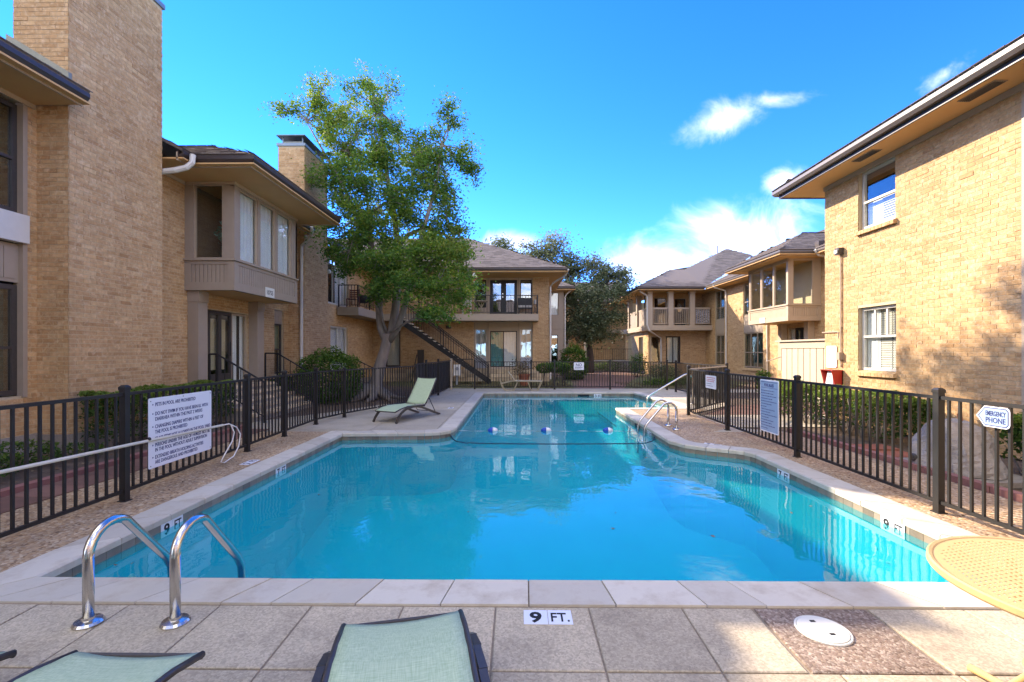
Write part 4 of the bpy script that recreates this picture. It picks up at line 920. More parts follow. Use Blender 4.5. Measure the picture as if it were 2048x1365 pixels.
roof_face(LB, [(-8.6, 16.2, 6.82), (-8.6, 18.26, 6.82), (-13.1, 18.26, 9.05), (-13.1, 16.2, 9.05)], shingles=False)
roof_face(LB, [(-7.2, 18.26, 6.07), (-7.2, 23.8, 6.07), (-13.1, 29.7, 9.05), (-13.1, 18.26, 9.05)])
roof_face(LB, [(-5.84, 10.03, 6.07), (-5.84, 15.0, 6.07), (-8.4, 12.515, 7.36)]); roof_face(LB, [(-7.21, 10.03, 6.07), (-5.84, 10.03, 6.07), (-8.4, 12.515, 7.36), (-9.68, 12.515, 7.36)]); roof_face(LB, [(-5.84, 15.0, 6.07), (-7.21, 15.0, 6.07), (-9.68, 12.515, 7.36), (-8.4, 12.515, 7.36)])
roof_face(LB, [(-19, -3, 6.07), (-19, 29, 6.07), (-13.1, 29, 9.05), (-13.1, -3, 9.05)], shingles=False)
wall(LB, (-18, 26), (-18, -2), 0, 5.9, bricks=False); wall(LB, (WX, -2), (WX, 3.0), 0, 5.85, bricks=False); wall(LB, (-18, -2), (WX, -2), 0, 5.85, bricks=False)
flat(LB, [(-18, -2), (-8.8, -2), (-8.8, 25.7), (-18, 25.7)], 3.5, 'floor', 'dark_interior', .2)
# downspouts and a globe lamp
downspout(LB, [(-7.12, 9.92, 6.0), (-7.12, 9.90, 5.82), (-7.22, 9.86, 5.70), (-7.42, 9.80, 5.62), (-7.70, 9.78, 5.58)], r=.06)
downspout(LB, [(-7.12, 15.7, 6.0), (-7.14, 15.8, 5.82), (-7.4, 16.0, 5.6), (-7.68, 16.16, 5.45), (-7.70, 16.18, 5.2), (-7.70, 16.18, .1)], r=.055)
downspout(LB, [(-7.12, 18.6, 6.0), (-7.14, 18.5, 5.8), (-7.3, 18.4, 5.65), (-7.6, 18.32, 5.55), (-7.62, 18.32, 5.2)], r=.055)
mb = MB(); mb.lathe([(0, -.1), (.05, -.09), (.09, -.05), (.10, 0), (.09, .05), (.05, .09), (0, .1)], (-7.98, 19.2, 5.05), 14); mb.build('wall_lamp', 'white_plastic', LB, smooth=True)
finish_bricks(LB)

# house plant behind the bay window glass
def leaf_cloud(mb, pts, size, up=.35, aspect=.42):
    for p in pts:
        d = Vector((R.gauss(0, 1), R.gauss(0, 1), R.gauss(0, .7))).normalized(); n_ = Vector((R.gauss(0, 1), R.gauss(0, 1), R.gauss(up, 1))).normalized(); q = d.cross(n_).normalized(); s = size * R.uniform(.65, 1.3)
        a = Vector(p); mb.poly([a - d * s * .5, a + q * s * aspect * .5, a + d * s * .5, a - q * s * aspect * .5], R.random())
ph = thing('house_plant', 'teal leafy potted plant standing inside the dark bay window', 'plant', (-7.45, 11.5, 3.95))
mb = MB(); leaf_cloud(mb, [(-7.45 + R.gauss(0, .10), 11.55 + R.gauss(0, .1), 4.62 + R.gauss(0, .13)) for _ in range(110)], .17); mb.build('foliage', 'leaf_teal', ph, kind='stuff')
mb = MB(); mb.lathe([(0, 0), (.10, 0), (.14, .25), (0, .25)], (-7.45, 11.55, 3.95), 14); mb.tube([(-7.45, 11.55, 4.2), (-7.45, 11.55, 4.6)], .012, 6); mb.build('pot', 'dark_interior', ph)

# entry steps of rough stone, two handrails
st = thing('entry_steps', 'rough stone steps up to the black glazed entry door', 'steps', (-7, 12.5, 0))
for i in range(5):
    z1 = .15 * (5 - i); x0, x1 = (-8.0 if i == 0 else -7.45 + .28 * (i - 1)), -7.45 + .28 * i
    mb = MB(); mb.box(x0, 10.95, -.03, x1 - .01, 14.05, z1 - .06); mb.build('riser', 'plinth', st)
    y = 10.93
    while y < 14.05:
        l = min(R.uniform(.35, .62), 14.07 - y); mb = MB(); j = lambda: R.uniform(-.012, .012); e = .02
        x0_, x1_ = x0 - .02 + (.02 if i == 0 else 0), x1 + .02
        mb.hexa([(x0_, y + .006, z1 - .062), (x1_ + j(), y + .006, z1 - .062), (x1_ + j(), y + l - .006, z1 - .062), (x0_, y + l - .006, z1 - .062)], [(x0_, y + .01, z1 + j() * .4), (x1_ - e + j(), y + .012, z1 + j() * .4), (x1_ - e + j(), y + l - .012, z1 + j() * .4), (x0_, y + l - .01, z1 + j() * .4)])
        mb.build('stone', 'stone_step', st); y += l
        if y > 13.9: break
def step_rail(label, y, x_top, x_bot, z_top, z_bot, xl, group):
    t = thing('stair_rail', label, 'handrail', (x_top, y, 0), group)
    mb = MB(); mb.tube([(xl, y, z_top), (x_top, y, z_top), (x_bot, y, z_bot)], .022, 8); mb.build('top_rail', 'black_metal', t)
    mb = MB(); mb.tube([(xl, y, z_top - .82), (x_top, y, z_top - .82), (x_bot, y, z_bot - .82)], .016, 6); mb.build('lower_rail', 'black_metal', t)
    for x, z in ((xl, z_top), (x_top, z_top), (x_bot, z_bot)):
        mb = MB(); mb.box(x - .02, y - .02, z - 1.0, x + .02, y + .02, z); mb.build('post', 'black_metal', t)
    k = max(2, round((x_bot - x_top) / .19))
    for i in range(1, k):
        x = x_top + (x_bot - x_top) * i / k; z = z_top + (z_bot - z_top) * i / k
        mb = MB(); mb.box(x - .008, y - .008, z - .82, x + .008, y + .008, z); mb.build('baluster', 'black_metal', t)
    return t
step_rail('black iron handrail on the near side of the stone entry steps', 10.72, -7.12, -5.98, 1.62, .95, -7.3, 'iron handrails')
step_rail('black iron handrail on the far side of the stone entry steps', 14.2, -7.52, -6.5, 1.62, 1.02, -7.9, 'iron handrails')
step_rail('black iron handrail running down behind the round bush and the trunk', 19.6, -7.6, -6.0, 1.62, .85, -8.1, 'iron handrails')

# ================================================================== CENTRE BUILDING WITH BALCONY AND STAIR
CB = thing('apartment_building', 'far brick block with a long balcony, french doors and a grey hip roof', 'building', (-2, 27, 0))
CY = 25.7
wa, FA = wall(CB, (WX - .2, CY + .003), (-2.45, CY + .003), 0, 5.85, [(.92, 1.78, .78, 2.82)])
window(CB, FA, .92, 1.78, .78, 2.82, mat='bronze_metal', fw=.09, inside=[('blind', 'blind', 0, 1, 0, 1)])
ws, FC = wall(CB, (-2.45, CY + .12), (.88, CY + .12), .0, 5.85, [(.08, .70, .72, 2.92), (.92, 2.45, .78, 2.82), (2.64, 3.28, .72, 2.92), (.08, .70, 4.15, 5.72), (.92, 2.45, 3.74, 5.72), (2.64, 3.28, 4.15, 5.72)], bricks=False, mat='beige_paint', name='siding')
wb, FD = wall(CB, (.88, CY), (1.82, CY), 0, 5.85)
for a, b in ((.08, .70), (2.64, 3.28)):
    w = window(CB, FC, a, b, 1.30, 2.92, cols=2, mat='white_frame', fw=.04, inside=[('blind', 'white_frame', 0, 1, 0, 1)]); mb = MB(); fbox(mb, FC, a, b, .72, 1.29, -.08, .05); mb.build('cooler_panel', 'grey_box', w)
window(CB, FC, .92, 2.45, .78, 2.82, cols=2, mat='black_metal', fw=.05, inside=[('curtain', 'teal_curtain', 0, .5, 0, 1), ('curtain', 'curtain', .5, 1, 0, 1)], name='sliding_door')
window(CB, FC, .08, .70, 4.15, 5.72, rails=(4.85,), mat='black_metal', inside=[('shade', 'green_blind', 0, 1, .65, 1)], glass='glass_dark'); window(CB, FC, 2.64, 3.28, 4.15, 5.72, rails=(4.85,), mat='black_metal', inside=[('shade', 'green_blind', 0, 1, .7, 1)], glass='glass_dark')
dd = window(CB, FC, .92, 2.45, 3.74, 5.72, cuts=(1.685,), mat='black_metal', fw=.16, mull=.30, name='french_door', glass='glass_dark')
mb = MB(); a = fpt(FC, 1.64, 4.75, -.05); mb.tube([a, (a[0], a[1] - .05, a[2])], .03, 8); mb.tube([(a[0], a[1], a[2] + .18), (a[0], a[1] - .04, a[2] + .18)], .03, 8); mb.build('handle', 'steel', dd)
for s in (.0, .78, 2.50, 3.30):
    mb = MB(); fbox(mb, FC, s, s + .07, .0, 3.28, .0, .03); mb.build('trim', 'taupe', CB); mb = MB(); fbox(mb, FC, s, s + .07, 3.75, 5.85, .0, .03); mb.build('trim', 'taupe', CB)
# stone foundation
for i in range(3):
    x = WX + .3; z = -.03 + i * .23
    while x < 1.8:
        l = R.uniform(.3, .7); mb = MB(); mb.box(x, CY - .10 - R.random() * .03, z, min(x + l - .015, 1.85), CY + .1, z + .218); mb.build('stone', 'stone_step', wa); x += l
# sides behind the pilaster and the little bay further back
wall(CB, (1.823, CY + .003), (1.823, 36), 0, 5.85, bricks=False); wc, FE = wall(CB, (1.84, 31.6), (3.25, 31.6), 0, 5.85, [(.2, 1.0, .5, 2.8), (.18, 1.05, 4.15, 5.75)], mat='taupe', bricks=False)
window(CB, FE, .18, 1.05, 4.15, 5.75, mat='taupe', inside=[('curtain', 'curtain', 0, 1, 0, 1)]); window(CB, FE, .2, 1.0, .5, 2.8, mat='bronze_metal', glass='glass_dark'); wall(CB, (3.253, 31.603), (3.253, 36), 0, 5.85, bricks=False)
panel(CB, FE, .05, 1.4, 3.2, 4.1, n=.03)
# balcony slab in an L, with railings
mb = MB(); P = [(WX + .05, 20.5), (-7.17, 20.5), (-7.17, 24.42), (1.16, 24.42), (1.16, CY - .01), (WX + .05, CY - .01)]; mb.prism([(x, y, 3.32) for x, y in P], (0, 0, .36)); mb.build('balcony_slab', 'taupe', CB)
def railing(bld, pts, z, h=1.0, sp=.14, mat='black_metal', big=4, mid=None):
    rl = MB()
    for a, b in zip(pts, pts[1:]): rl.beam((a[0], a[1], z + h), (b[0], b[1], z + h), .045, .035); rl.beam((a[0], a[1], z + .09), (b[0], b[1], z + .09), .03, .025)
    r = rl.build('railing', mat, bld)
    for a, b in zip(pts, pts[1:]):
        a, b = Vector(a), Vector(b); L = (b - a).length; k = max(1, round(L / sp))
        for i in range(k + 1):
            c = a.lerp(b, i / k); w = .022 if i % (big * 3) == 0 else .009; mb = MB(); mb.box(c.x - w, c.y - w, z + (0 if w > .01 else .09), c.x + w, c.y + w, z + h); mb.build('post' if w > .01 else 'baluster', mat, r)
    return r
railing(CB, [(WX + .1, 20.55), (-7.22, 20.55), (-7.22, 22.9)], 3.68); railing(CB, [(-5.3, 24.47), (1.11, 24.47), (1.11, CY - .05)], 3.68, sp=.16)
# roof and eaves
gutter(CB, [(-7.2, 18.26), (-7.2, 23.8), (2.65, 23.8), (2.65, 30.8), (3.95, 30.8), (3.95, 36)])
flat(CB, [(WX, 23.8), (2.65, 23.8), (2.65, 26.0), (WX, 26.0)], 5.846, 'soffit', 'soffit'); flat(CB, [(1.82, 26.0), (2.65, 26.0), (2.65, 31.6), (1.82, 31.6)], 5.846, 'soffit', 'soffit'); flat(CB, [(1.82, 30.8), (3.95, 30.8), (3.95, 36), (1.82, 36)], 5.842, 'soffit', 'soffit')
roof_face(CB, [(-7.2, 23.8, 6.07), (2.65, 23.8, 6.07), (-3.25, 29.7, 9.05), (-13.1, 29.7, 9.05)], tab=.42, exposure=.17); roof_face(CB, [(2.65, 23.8, 6.07), (2.65, 35.6, 6.07), (-3.25, 29.7, 9.05)], tab=.42, exposure=.17)
roof_face(CB, [(1.5, 30.8, 6.07), (3.95, 30.8, 6.07), (2.45, 32.3, 6.87), (.5, 32.3, 6.87)]); roof_face(CB, [(3.95, 30.8, 6.07), (3.95, 38, 6.07), (2.45, 36.5, 6.87), (2.45, 32.3, 6.87)])
downspout(CB, [(2.70, 24.0, 5.98), (2.60, 24.4, 5.75), (2.0, 25.3, 5.45), (1.88, 25.62, 5.3), (1.88, 25.62, .1)], r=.05)
downspout(CB, [(3.9, 31.1, 5.98), (3.4, 31.4, 5.6), (3.32, 31.52, 5.4), (3.32, 31.52, .1)], r=.05)
mb = MB(); mb.box(-4.0, CY - .14, 2.95, -3.72, CY - .005, 3.12); mb.build('porch_light', 'bronze_metal', CB)
finish_bricks(CB, 0)

stair = thing('outdoor_stair', 'black steel stair with pale treads descending from the balcony', 'stair', (-1.7, 23.7, 0))
xt, xb_, zt = -6.35, -1.6, 3.66; N = 20
for y in (23.22, 24.30):
    mb = MB(); mb.hexa([(xt, y - .02, zt - .34), (xb_ + .2, y - .02, -.03), (xb_ + .2, y + .02, -.03), (xt, y + .02, zt - .34)], [(xt, y - .02, zt), (xb_ + .2, y - .02, .16), (xb_ + .2, y + .02, .16), (xt, y + .02, zt)]); mb.build('stringer', 'black_metal', stair)
    mb = MB(); mb.beam((xt, y, zt + .95), (xb_ + .1, y, .98), .05, .04); mb.beam((xt, y, zt + .80), (xb_ + .1, y, .83), .03, .03); mb.build('handrail', 'black_metal', stair)
    for i in range(37):
        t = i / 36; x = xt + (xb_ + .1 - xt) * t; z = zt + (.03 - zt) * t; w = .02 if i in (0, 18, 36) else .008; mb = MB(); mb.box(x - w, y - w, z - .02, x + w, y + w, z + .95); mb.build('baluster', 'black_metal', stair)
for i in range(N - 1):
    x = xt + (xb_ - xt) * (i + .5) / N; z = zt - zt * (i + 1) / N; mb = MB(); mb.box(x - .02, 23.24, z - .03, x + .26, 24.28, z + .03); mb.build('tread', 'concrete', stair)

# ================================================================== SUNLIT BUILDING ON THE OTHER SIDE
RX = 7.86
RB = thing('apartment_building', 'sunlit tan brick building beside the fence with a deep eave and two white windows', 'building', (9, 9, 0))
r_ = lambda y: 11.70 - y
wr, FR = wall(RB, (RX, 11.70), (RX, 3.0), 0, 5.85, [(r_(10.57), r_(9.54), 4.45, 5.78), (r_(10.57), r_(9.52), 1.24, 2.68), (r_(7.16), r_(5.2), .35, 5.78)])
def rb_window(z0, z1, mid, ins, cols=1, gl='glass'):
    w = window(RB, FR, r_(10.55), r_(9.55), z0, z1, mat='white_frame', fw=.055, rec=-.08, rails=(mid,), inside=ins, glass=gl); return w
w_up = rb_window(4.47, 5.77, 5.07, [('blind', 'white_frame', .45, 1, 0, .48), ('shade', 'curtain', 0, .45, 0, .46)])
w_lo = rb_window(1.26, 2.67, 2.02, [('blind', 'white_frame', .40, .70, 0, 1), ('blind', 'white_frame', .72, 1, 0, 1), ('curtain', 'curtain', 0, .40, .0, 1)])
mb = MB(); fbox(mb, FR, r_(10.2), r_(10.16), 2.05, 2.6, -.11, -.075); mb.build('muntin', 'white_frame', w_lo); mb = MB(); fbox(mb, FR, r_(9.87), r_(9.83), 2.05, 2.6, -.11, -.075); mb.build('muntin', 'white_frame', w_lo)
for w, zz in ((w_up, 4.44), (w_lo, 1.235)):
    for i in range(11):
        s = r_(10.60) + i * .101; mb = MB(); mb.hexa([fpt(FR, s + .004, zz - .09, -.05), fpt(FR, s + .097, zz - .09, -.05), fpt(FR, s + .097, zz - .10, .085), fpt(FR, s + .004, zz - .10, .085)], [fpt(FR, s + .004, zz + .02, -.05), fpt(FR, s + .097, zz + .02, -.05), fpt(FR, s + .097, zz - .02, .085), fpt(FR, s + .004, zz - .02, .085)], R.random())
        mb.build('sill_brick', 'brick', w)
# window bay at the near end of that wall
mb = MB(); fbox(mb, FR, r_(7.16), r_(7.10),   .35, 5.78, -.12, .02); mb.build('trim', 'beige_paint', RB)
window(RB, FR, r_(7.10), r_(5.2), 3.95, 5.77, cols=2, mat='taupe', glass='glass_dark', rec=-.1); panel(RB, FR, r_(7.10), r_(5.2), 2.72, 3.93, n=-.1); window(RB, FR, r_(7.10), r_(5.2), .38, 2.7, cols=2, mat='taupe', glass='glass_dark', rec=-.1)
wall(RB, (15, 11.7), (RX + .2, 11.7), 0, 5.85, bricks=False); wall(RB, (15, -2), (15, 11.5), 0, 5.85, bricks=False); wall(RB, (RX, 3.0), (RX, -2), 0, 5.85, bricks=False)
gutter(RB, [(14, 12.58), (7.0, 12.58), (7.0, -3)], mat='gutter_tan', fascia='bronze_metal')
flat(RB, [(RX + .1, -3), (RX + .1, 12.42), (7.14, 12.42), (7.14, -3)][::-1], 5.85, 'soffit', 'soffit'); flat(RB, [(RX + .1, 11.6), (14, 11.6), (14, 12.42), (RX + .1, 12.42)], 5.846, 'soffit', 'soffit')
mb = MB(); mb.sweep([(RX, 11.7), (RX, -2)], [(.002, 5.745), (.035, 5.745), (.05, 5.846), (.002, 5.846)]); mb.build('frieze', 'taupe', RB)
for y in (9.75, 7.35):
    mb = MB(); mb.box(7.32, y - .3, 5.836, 7.52, y + .3, 5.849); v = mb.build('soffit_vent', 'taupe', RB)
    for i in range(5):
        q = MB(); q.box(7.335 + i * .037, y - .28, 5.828, 7.355 + i * .037, y + .28, 5.835); q.build('louver', 'bronze_metal', v)
# the same building turns and closes the court behind the viewpoint
wall(RB, (22, -9), (-10, -9), 0, 5.85, [(4, 5.5, .9, 2.7), (9, 10.5, .9, 2.7), (15, 16.5, .9, 2.7), (20, 21.5, .9, 2.7), (26, 27.5, .9, 2.7), (4, 5.5, 3.9, 5.6), (9, 10.5, 3.9, 5.6), (15, 16.5, 3.9, 5.6), (20, 21.5, 3.9, 5.6), (26, 27.5, 3.9, 5.6)], mat='brick', bricks=False)
roof_face(RB, [(23, -8.1, 6.0), (-11, -8.1, 6.0), (-5, -14, 9), (17, -14, 9)], shingles=False)
roof_face(RB, [(7.0, 12.58, 6.07), (7.0, -3, 6.07), (12, -3, 8.6), (12, 7.58, 8.6)]); roof_face(RB, [(14, 12.58, 6.07), (7.0, 12.58, 6.07), (12, 7.58, 8.6), (14, 7.58, 8.6)])
# flood light, conduit, junction box
cx = RX - .035
mb = MB(); mb.box(cx - .10, 11.02, 4.02, RX - .004, 11.16, 4.18); fl_ = mb.build('flood_light', 'bronze_metal', RB); mb = MB(); mb.box(cx - .13, 11.04, 4.05, cx - .101, 11.14, 4.13); mb.build('lens', 'white_plastic', fl_)
mb = MB(); mb.tube([(cx, 11.09, 4.02), (cx, 11.09, 1.3)], .018, 8); mb.tube([(cx, 11.17, 2.0), (cx, 11.17, 2.15), (cx, 11.22, 2.16), (cx, 11.75, 2.165)], .014, 6); mb.build('conduit', 'beige_paint', RB); mb = MB(); mb.box(cx - .07, 11.04, 1.48, RX - .004, 11.15, 1.66); mb.build('junction_box', 'taupe', RB)
finish_bricks(RB)
# phone notice and red box on that wall
p0 = Vector((RX - .02, 11.62, 1.28)); sg = thing('wall_notice', 'white emergency notice with red text fixed on the sunlit brick above the red box', 'sign', tuple(p0)); xd, nn = Vector((0, -1, 0)), Vector((-1, 0, 0))
board(sg, p0, xd, nn, .37, .54, .006, 'sign_white', r=.04); text_bars(sg, p0 + nn * .0065 + xd * .05, xd, nn, .27, [(.43, 1, 'ink_grey'), (.22, .3, 'ink_grey'), (.17, .5, 'ink_grey'), (.12, .35, 'ink_grey')], None, .02)
text('EMERGENCY', .05, 'ink_grey', sg, face_matrix(p0 + nn * .0065 + xd * .185 + Vector((0, 0, .38)), xd, nn), xs=.28 / text_width('EMERGENCY', .05), center=True)
text('911', .12, 'ink_red', sg, face_matrix(p0 + nn * .0065 + xd * .185 + Vector((0, 0, .265)), xd, nn), xs=1.1, center=True)
rb = thing('call_box', 'red open sided emergency phone box on the sunlit brick wall', 'phone box', (RX - .02, 11.2, .8))
def yb(s): return 11.44 - s
for s0, s1 in ((0, .0), (1, 0)):
    y0 = yb(.0 if s0 == 0 else .40); k = .015 if s0 else -.015
    mb = MB(); mb.hexa([(RX - .02, y0, .80), (RX - .20, y0 + (-.0), .86), (RX - .20, y0 + k, .86), (RX - .02, y0 + k, .80)], [(RX - .02, y0, 1.22), (RX - .29, y0, 1.22), (RX - .29, y0 + k, 1.22), (RX - .02, y0 + k, 1.22)]); mb.build('side_panel', 'red_box', rb)
mb = MB(); mb.box(RX - .29, yb(.415), 1.221, RX - .02, yb(-.015), 1.235); mb.build('top_panel', 'red_box', rb); mb = MB(); mb.box(RX - .20, yb(.40), .79, RX - .02, yb(0), .80); mb.build('base_panel', 'red_box', rb)
mb = MB(); mb.box(RX - .04, yb(.40), .80, RX - .02, yb(0), 1.22); mb.build('back_panel', 'red_box', rb)
mb = MB(); mb.hexa([(RX - .22, yb(.34), .81), (RX - .22, yb(.06), .81), (RX - .05, yb(.06), .81), (RX - .05, yb(.34), .81)], [(RX - .19, yb(.28), 1.19), (RX - .19, yb(.12), 1.19), (RX - .05, yb(.12), 1.19), (RX - .05, yb(.28), 1.19)]); fc = mb.build('phone_panel', 'sign_white', rb)
mb = MB(); mb.box(RX - .205, yb(.215), 1.06, RX - .19, yb(.185), 1.09); mb.build('button', 'ink_navy', fc)

# ================================================================== FAR WING WITH SECOND BAY AND RAILED BALCONY
FX = 13.6
WB = thing('apartment_building', 'far wing with a lit boxed bay, columned balcony and grey hip roofs', 'building', (14, 27, 0))
f_ = lambda y: 34.0 - y
wf, FF = wall(WB, (FX, 34.0), (FX, 13.0), 0, 5.85, [(f_(31.4), f_(30.0), .78, 5.72), (f_(27.5), f_(25.3), .70, 5.72), (f_(23.0), f_(21.3), .76, 2.82)])
for a, b, cols in ((31.4, 30.0, 2), (27.5, 25.3, 3)):
    ins = [('shade', 'teal_curtain', 0, 1, .0, 1)]
    window(WB, FF, f_(a), f_(b), .74, 2.75, cols=cols, rails=(1.6,), mat='taupe', fw=.05, inside=ins, glass='glass_dark'); panel(WB, FF, f_(a), f_(b), 2.76, 3.78, gap=3, n=-.03); window(WB, FF, f_(a), f_(b), 3.8, 5.72, cols=cols, rails=(4.6,), mat='taupe', fw=.05, inside=[('blind', 'blind', 0, 1, 0, 1)], glass='glass_dark')
    mb = MB(); fbox(mb, FF, f_(a) - .03, f_(b) + .03, .55, .69, -.05, .09); mb.build('sill', 'brick', WB)
downspout(WB, [(12.75, 29.75, 6.0), (12.85, 29.7, 5.8), (13.45, 29.6, 5.6), (13.53, 29.6, 5.4), (13.53, 29.6, .1)], r=.05)
downspout(WB, [(12.75, 24.95, 6.0), (12.85, 24.9, 5.8), (13.45, 24.8, 5.6), (13.53, 24.75, 5.4), (13.53, 24.75, .1)], r=.05)
gx, g0, g1, gb, gs = 12.13, 24.0, 20.5, 3.05, 3.74
FG, FH = frame((gx, g0), (gx, g1)), frame((gx, g1), (FX, g1))
lit = [('curtain', 'curtain', 0, .35, 0, 1)]
bay_side(WB, FG, [(.20, 1.18), (1.28, 2.26), (2.36, 3.34)], gb, gs, 5.74, 'beige_paint', [None, None, None], corner_end=True); bay_side(WB, FH, [(.22, 1.12)], gb, gs, 5.78, 'beige_paint', [None])
mb = MB(); mb.box(gx + .02, g1 + .02, gb, FX, g0 - .02, gb + .08); mb.build('bay_floor', 'soffit', WB); mb = MB(); mb.box(FX - .06, g1 + .15, 3.2, FX - .04, g0 - .1, 5.9); mb.build('room_backing', 'interior_wall', WB)
FN = frame((FX, g0), (gx, g0)); mb = MB(); fbox(mb, FN, 0, FN[3] - .004, gb, 5.85, -.10, 0); mb.build('bay_panel', 'beige_paint', WB)
p0 = Vector((gx - .004, 22.85, 3.06)); pq = board(WB, p0, (0, -1, 0), (-1, 0, 0), .46, .26, .012, 'white_plastic', 'address_plaque'); text('10751', .14, 'ink_grey', pq, face_matrix(p0 + Vector((-.0125, -.23, .08)), (0, -1, 0), (-1, 0, 0)), xs=.85, center=True)
window(WB, FF, f_(23.0), f_(22.5), .77, 2.8, mat='beige_paint', inside=cur, name='sidelight'); dr = window(WB, FF, f_(22.5), f_(21.6), .77, 2.8, cols=2, mat='black_metal', fw=.1, mull=.14, name='door', inside=[('shade', 'interior_wall', 0, 1, 0, 1)])
for a, b in ((23.35, 23.05), (21.25, 20.95)):
    mb = MB(); mb.box(13.3, b, .70, FX - .01, a, 3.04); mb.build('pilaster', 'beige_paint', WB)
gutter(WB, [(12.75, 31.0), (12.75, 24.86), (11.28, 24.86), (11.28, 19.66), (12.75, 19.66), (12.75, 13.5)], mat='gutter_tan')
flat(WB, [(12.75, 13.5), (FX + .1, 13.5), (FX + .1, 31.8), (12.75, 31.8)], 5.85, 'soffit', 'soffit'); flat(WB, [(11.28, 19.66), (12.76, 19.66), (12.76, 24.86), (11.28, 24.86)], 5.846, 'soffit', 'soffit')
roof_face(WB, [(12.75, 31.0, 6.07), (12.75, 13.5, 6.07), (18.6, 13.5, 9.05), (18.6, 31.0, 9.05)]); roof_face(WB, [(11.28, 24.86, 6.07), (11.28, 19.66, 6.07), (13.88, 22.26, 7.42)]); roof_face(WB, [(11.28, 19.66, 6.07), (12.76, 19.66, 6.07), (15.35, 22.26, 7.42), (13.88, 22.26, 7.42)]); roof_face(WB, [(12.76, 24.86, 6.07), (11.28, 24.86, 6.07), (13.88, 22.26, 7.42), (15.35, 22.26, 7.42)])
mb = MB(); mb.box(13.0, 19.75, 6.15, 13.3, 20.0, 6.45); mb.build('roof_vent', 'gutter', WB); downspout(WB, [(12.7, 19.55, 6.0), (12.9, 19.6, 5.8), (13.5, 19.7, 5.75)], r=.06)
mb = MB(); fbox(mb, FF, 1.1, 21.0, 0, .25, .006, .05); mb.build('plinth', 'plinth', WB)
# balcony block
wl_, FL = wall(WB, (9.503, 33.0), (FX - .003, 33.0), 0, 3.13, [(.1, .9, .78, 2.75), (1.25, 2.3, .78, 2.75)]); window(WB, FL, 1.25, 2.3, .78, 2.75, cols=2, mat='black_metal', fw=.09, inside=[('curtain', 'blind', .15, .85, 0, 1)], name='french_door'); window(WB, FL, .1, .9, .78, 2.75, mat='taupe', glass='glass_dark')
wu, FU = wall(WB, (9.5, 33.6), (FX - .003, 33.6), 3.4, 5.85, [(.6, 1.5, 3.6, 5.6), (2.1, 2.9, 3.5, 5.5)]); window(WB, FU, .6, 1.5, 3.6, 5.6, mat='taupe', glass='glass_dark'); window(WB, FU, 2.1, 2.9, 3.5, 5.5, mat='black_metal', glass='glass_dark', name='door')
wall(WB, (9.5, 40), (9.5, 33.003), 0, 3.13, [(1.0, 2.2, .6, 2.75), (4.4, 5.6, .6, 2.75)], mat='mortar')
mb = MB(); mb.prism([(x, y, 3.13) for x, y in [(9.1, 31.8), (FX - .01, 31.8), (FX - .01, 33.6), (10.4, 33.6), (10.4, 40), (9.1, 40)]], (0, 0, .35)); mb.build('balcony_slab', 'beige_paint', WB)
for x, y in ((9.1, 31.8), (10.55, 31.8), (12.05, 31.8), (9.1, 34.6), (9.1, 37.2)):
    mb = MB(); mb.box(x, y, 3.482, x + .34, y + .3, 5.70); mb.box(x - .04, y - .04, 5.70, x + .38, y + .34, 5.845); mb.build('column', 'beige_paint', WB)
k = 0
for a, b in ((9.46, 10.53), (10.91, 12.03), (12.41, 13.5)):
    mb = MB(); mb.beam((a, 31.95, 4.66), (b, 31.95, 4.66), .10, .12); mb.beam((a, 31.95, 3.60), (b, 31.95, 3.60), .06, .05); r = mb.build('railing', 'beige_paint', WB)
    for i in range(8):
        x = a + (b - a) * (i + .5) / 8; q = MB(); q.box(x - .02, 31.93, 3.62, x + .02, 31.97, 4.6); q.build('baluster', 'beige_paint', r)
    if k == 2:
        q = MB(); q.box(a, 32.02, 3.6, b, 32.03, 4.6); q.build('privacy_cloth', 'pattern_cloth', r)
    k += 1
for a, b in ((32.1, 34.58), (34.92, 37.18)):
    mb = MB(); mb.beam((9.25, a, 4.66), (9.25, b, 4.66), .10, .12); r = mb.build('railing', 'beige_paint', WB); q = MB(); q.box(9.22, a, 3.5, 9.28, b, 4.6); q.build('solid_panel', 'taupe', r)
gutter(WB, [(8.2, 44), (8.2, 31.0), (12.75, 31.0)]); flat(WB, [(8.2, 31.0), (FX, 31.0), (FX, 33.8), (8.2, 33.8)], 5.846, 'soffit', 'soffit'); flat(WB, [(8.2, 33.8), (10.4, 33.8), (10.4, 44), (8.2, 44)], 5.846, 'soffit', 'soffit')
downspout(WB, [(8.3, 31.2, 5.98), (8.5, 31.4, 5.75), (9.0, 31.75, 5.55), (9.05, 31.75, 5.4), (9.05, 31.75, 3.5), (9.2, 31.76, 3.1), (10.3, 32.7, 2.6), (10.4, 32.9, .1)], r=.055)
roof_face(WB, [(8.2, 31.0, 6.07), (12.75, 31.0, 6.07), (19.6, 38.2, 9.7), (18.3, 40, 10.6), (13.3, 35.1, 8.15), (12.6, 34.3, 7.80), (11.5, 34.35, 7.80)], tab=.40, exposure=.17)
roof_face(WB, [(8.2, 44, 6.07), (8.2, 31.0, 6.07), (11.5, 34.3, 7.77), (11.5, 44, 7.77)], tab=.40); roof_face(WB, [(13.3, 46, 8.15), (13.3, 35.1, 8.15), (18.3, 40, 10.6), (18.3, 46, 10.6)], shingles=False); roof_face(WB, [(11.5, 44, 7.77), (11.5, 34.3, 7.77), (13.3, 35.1, 8.15), (13.3, 44, 8.15)], shingles=False)
mb = MB(); mb.tube([(17.2, 39.2, 10.0), (17.2, 39.2, 10.7)], .05, 8); mb.build('vent_pipe', 'gutter_tan', WB)
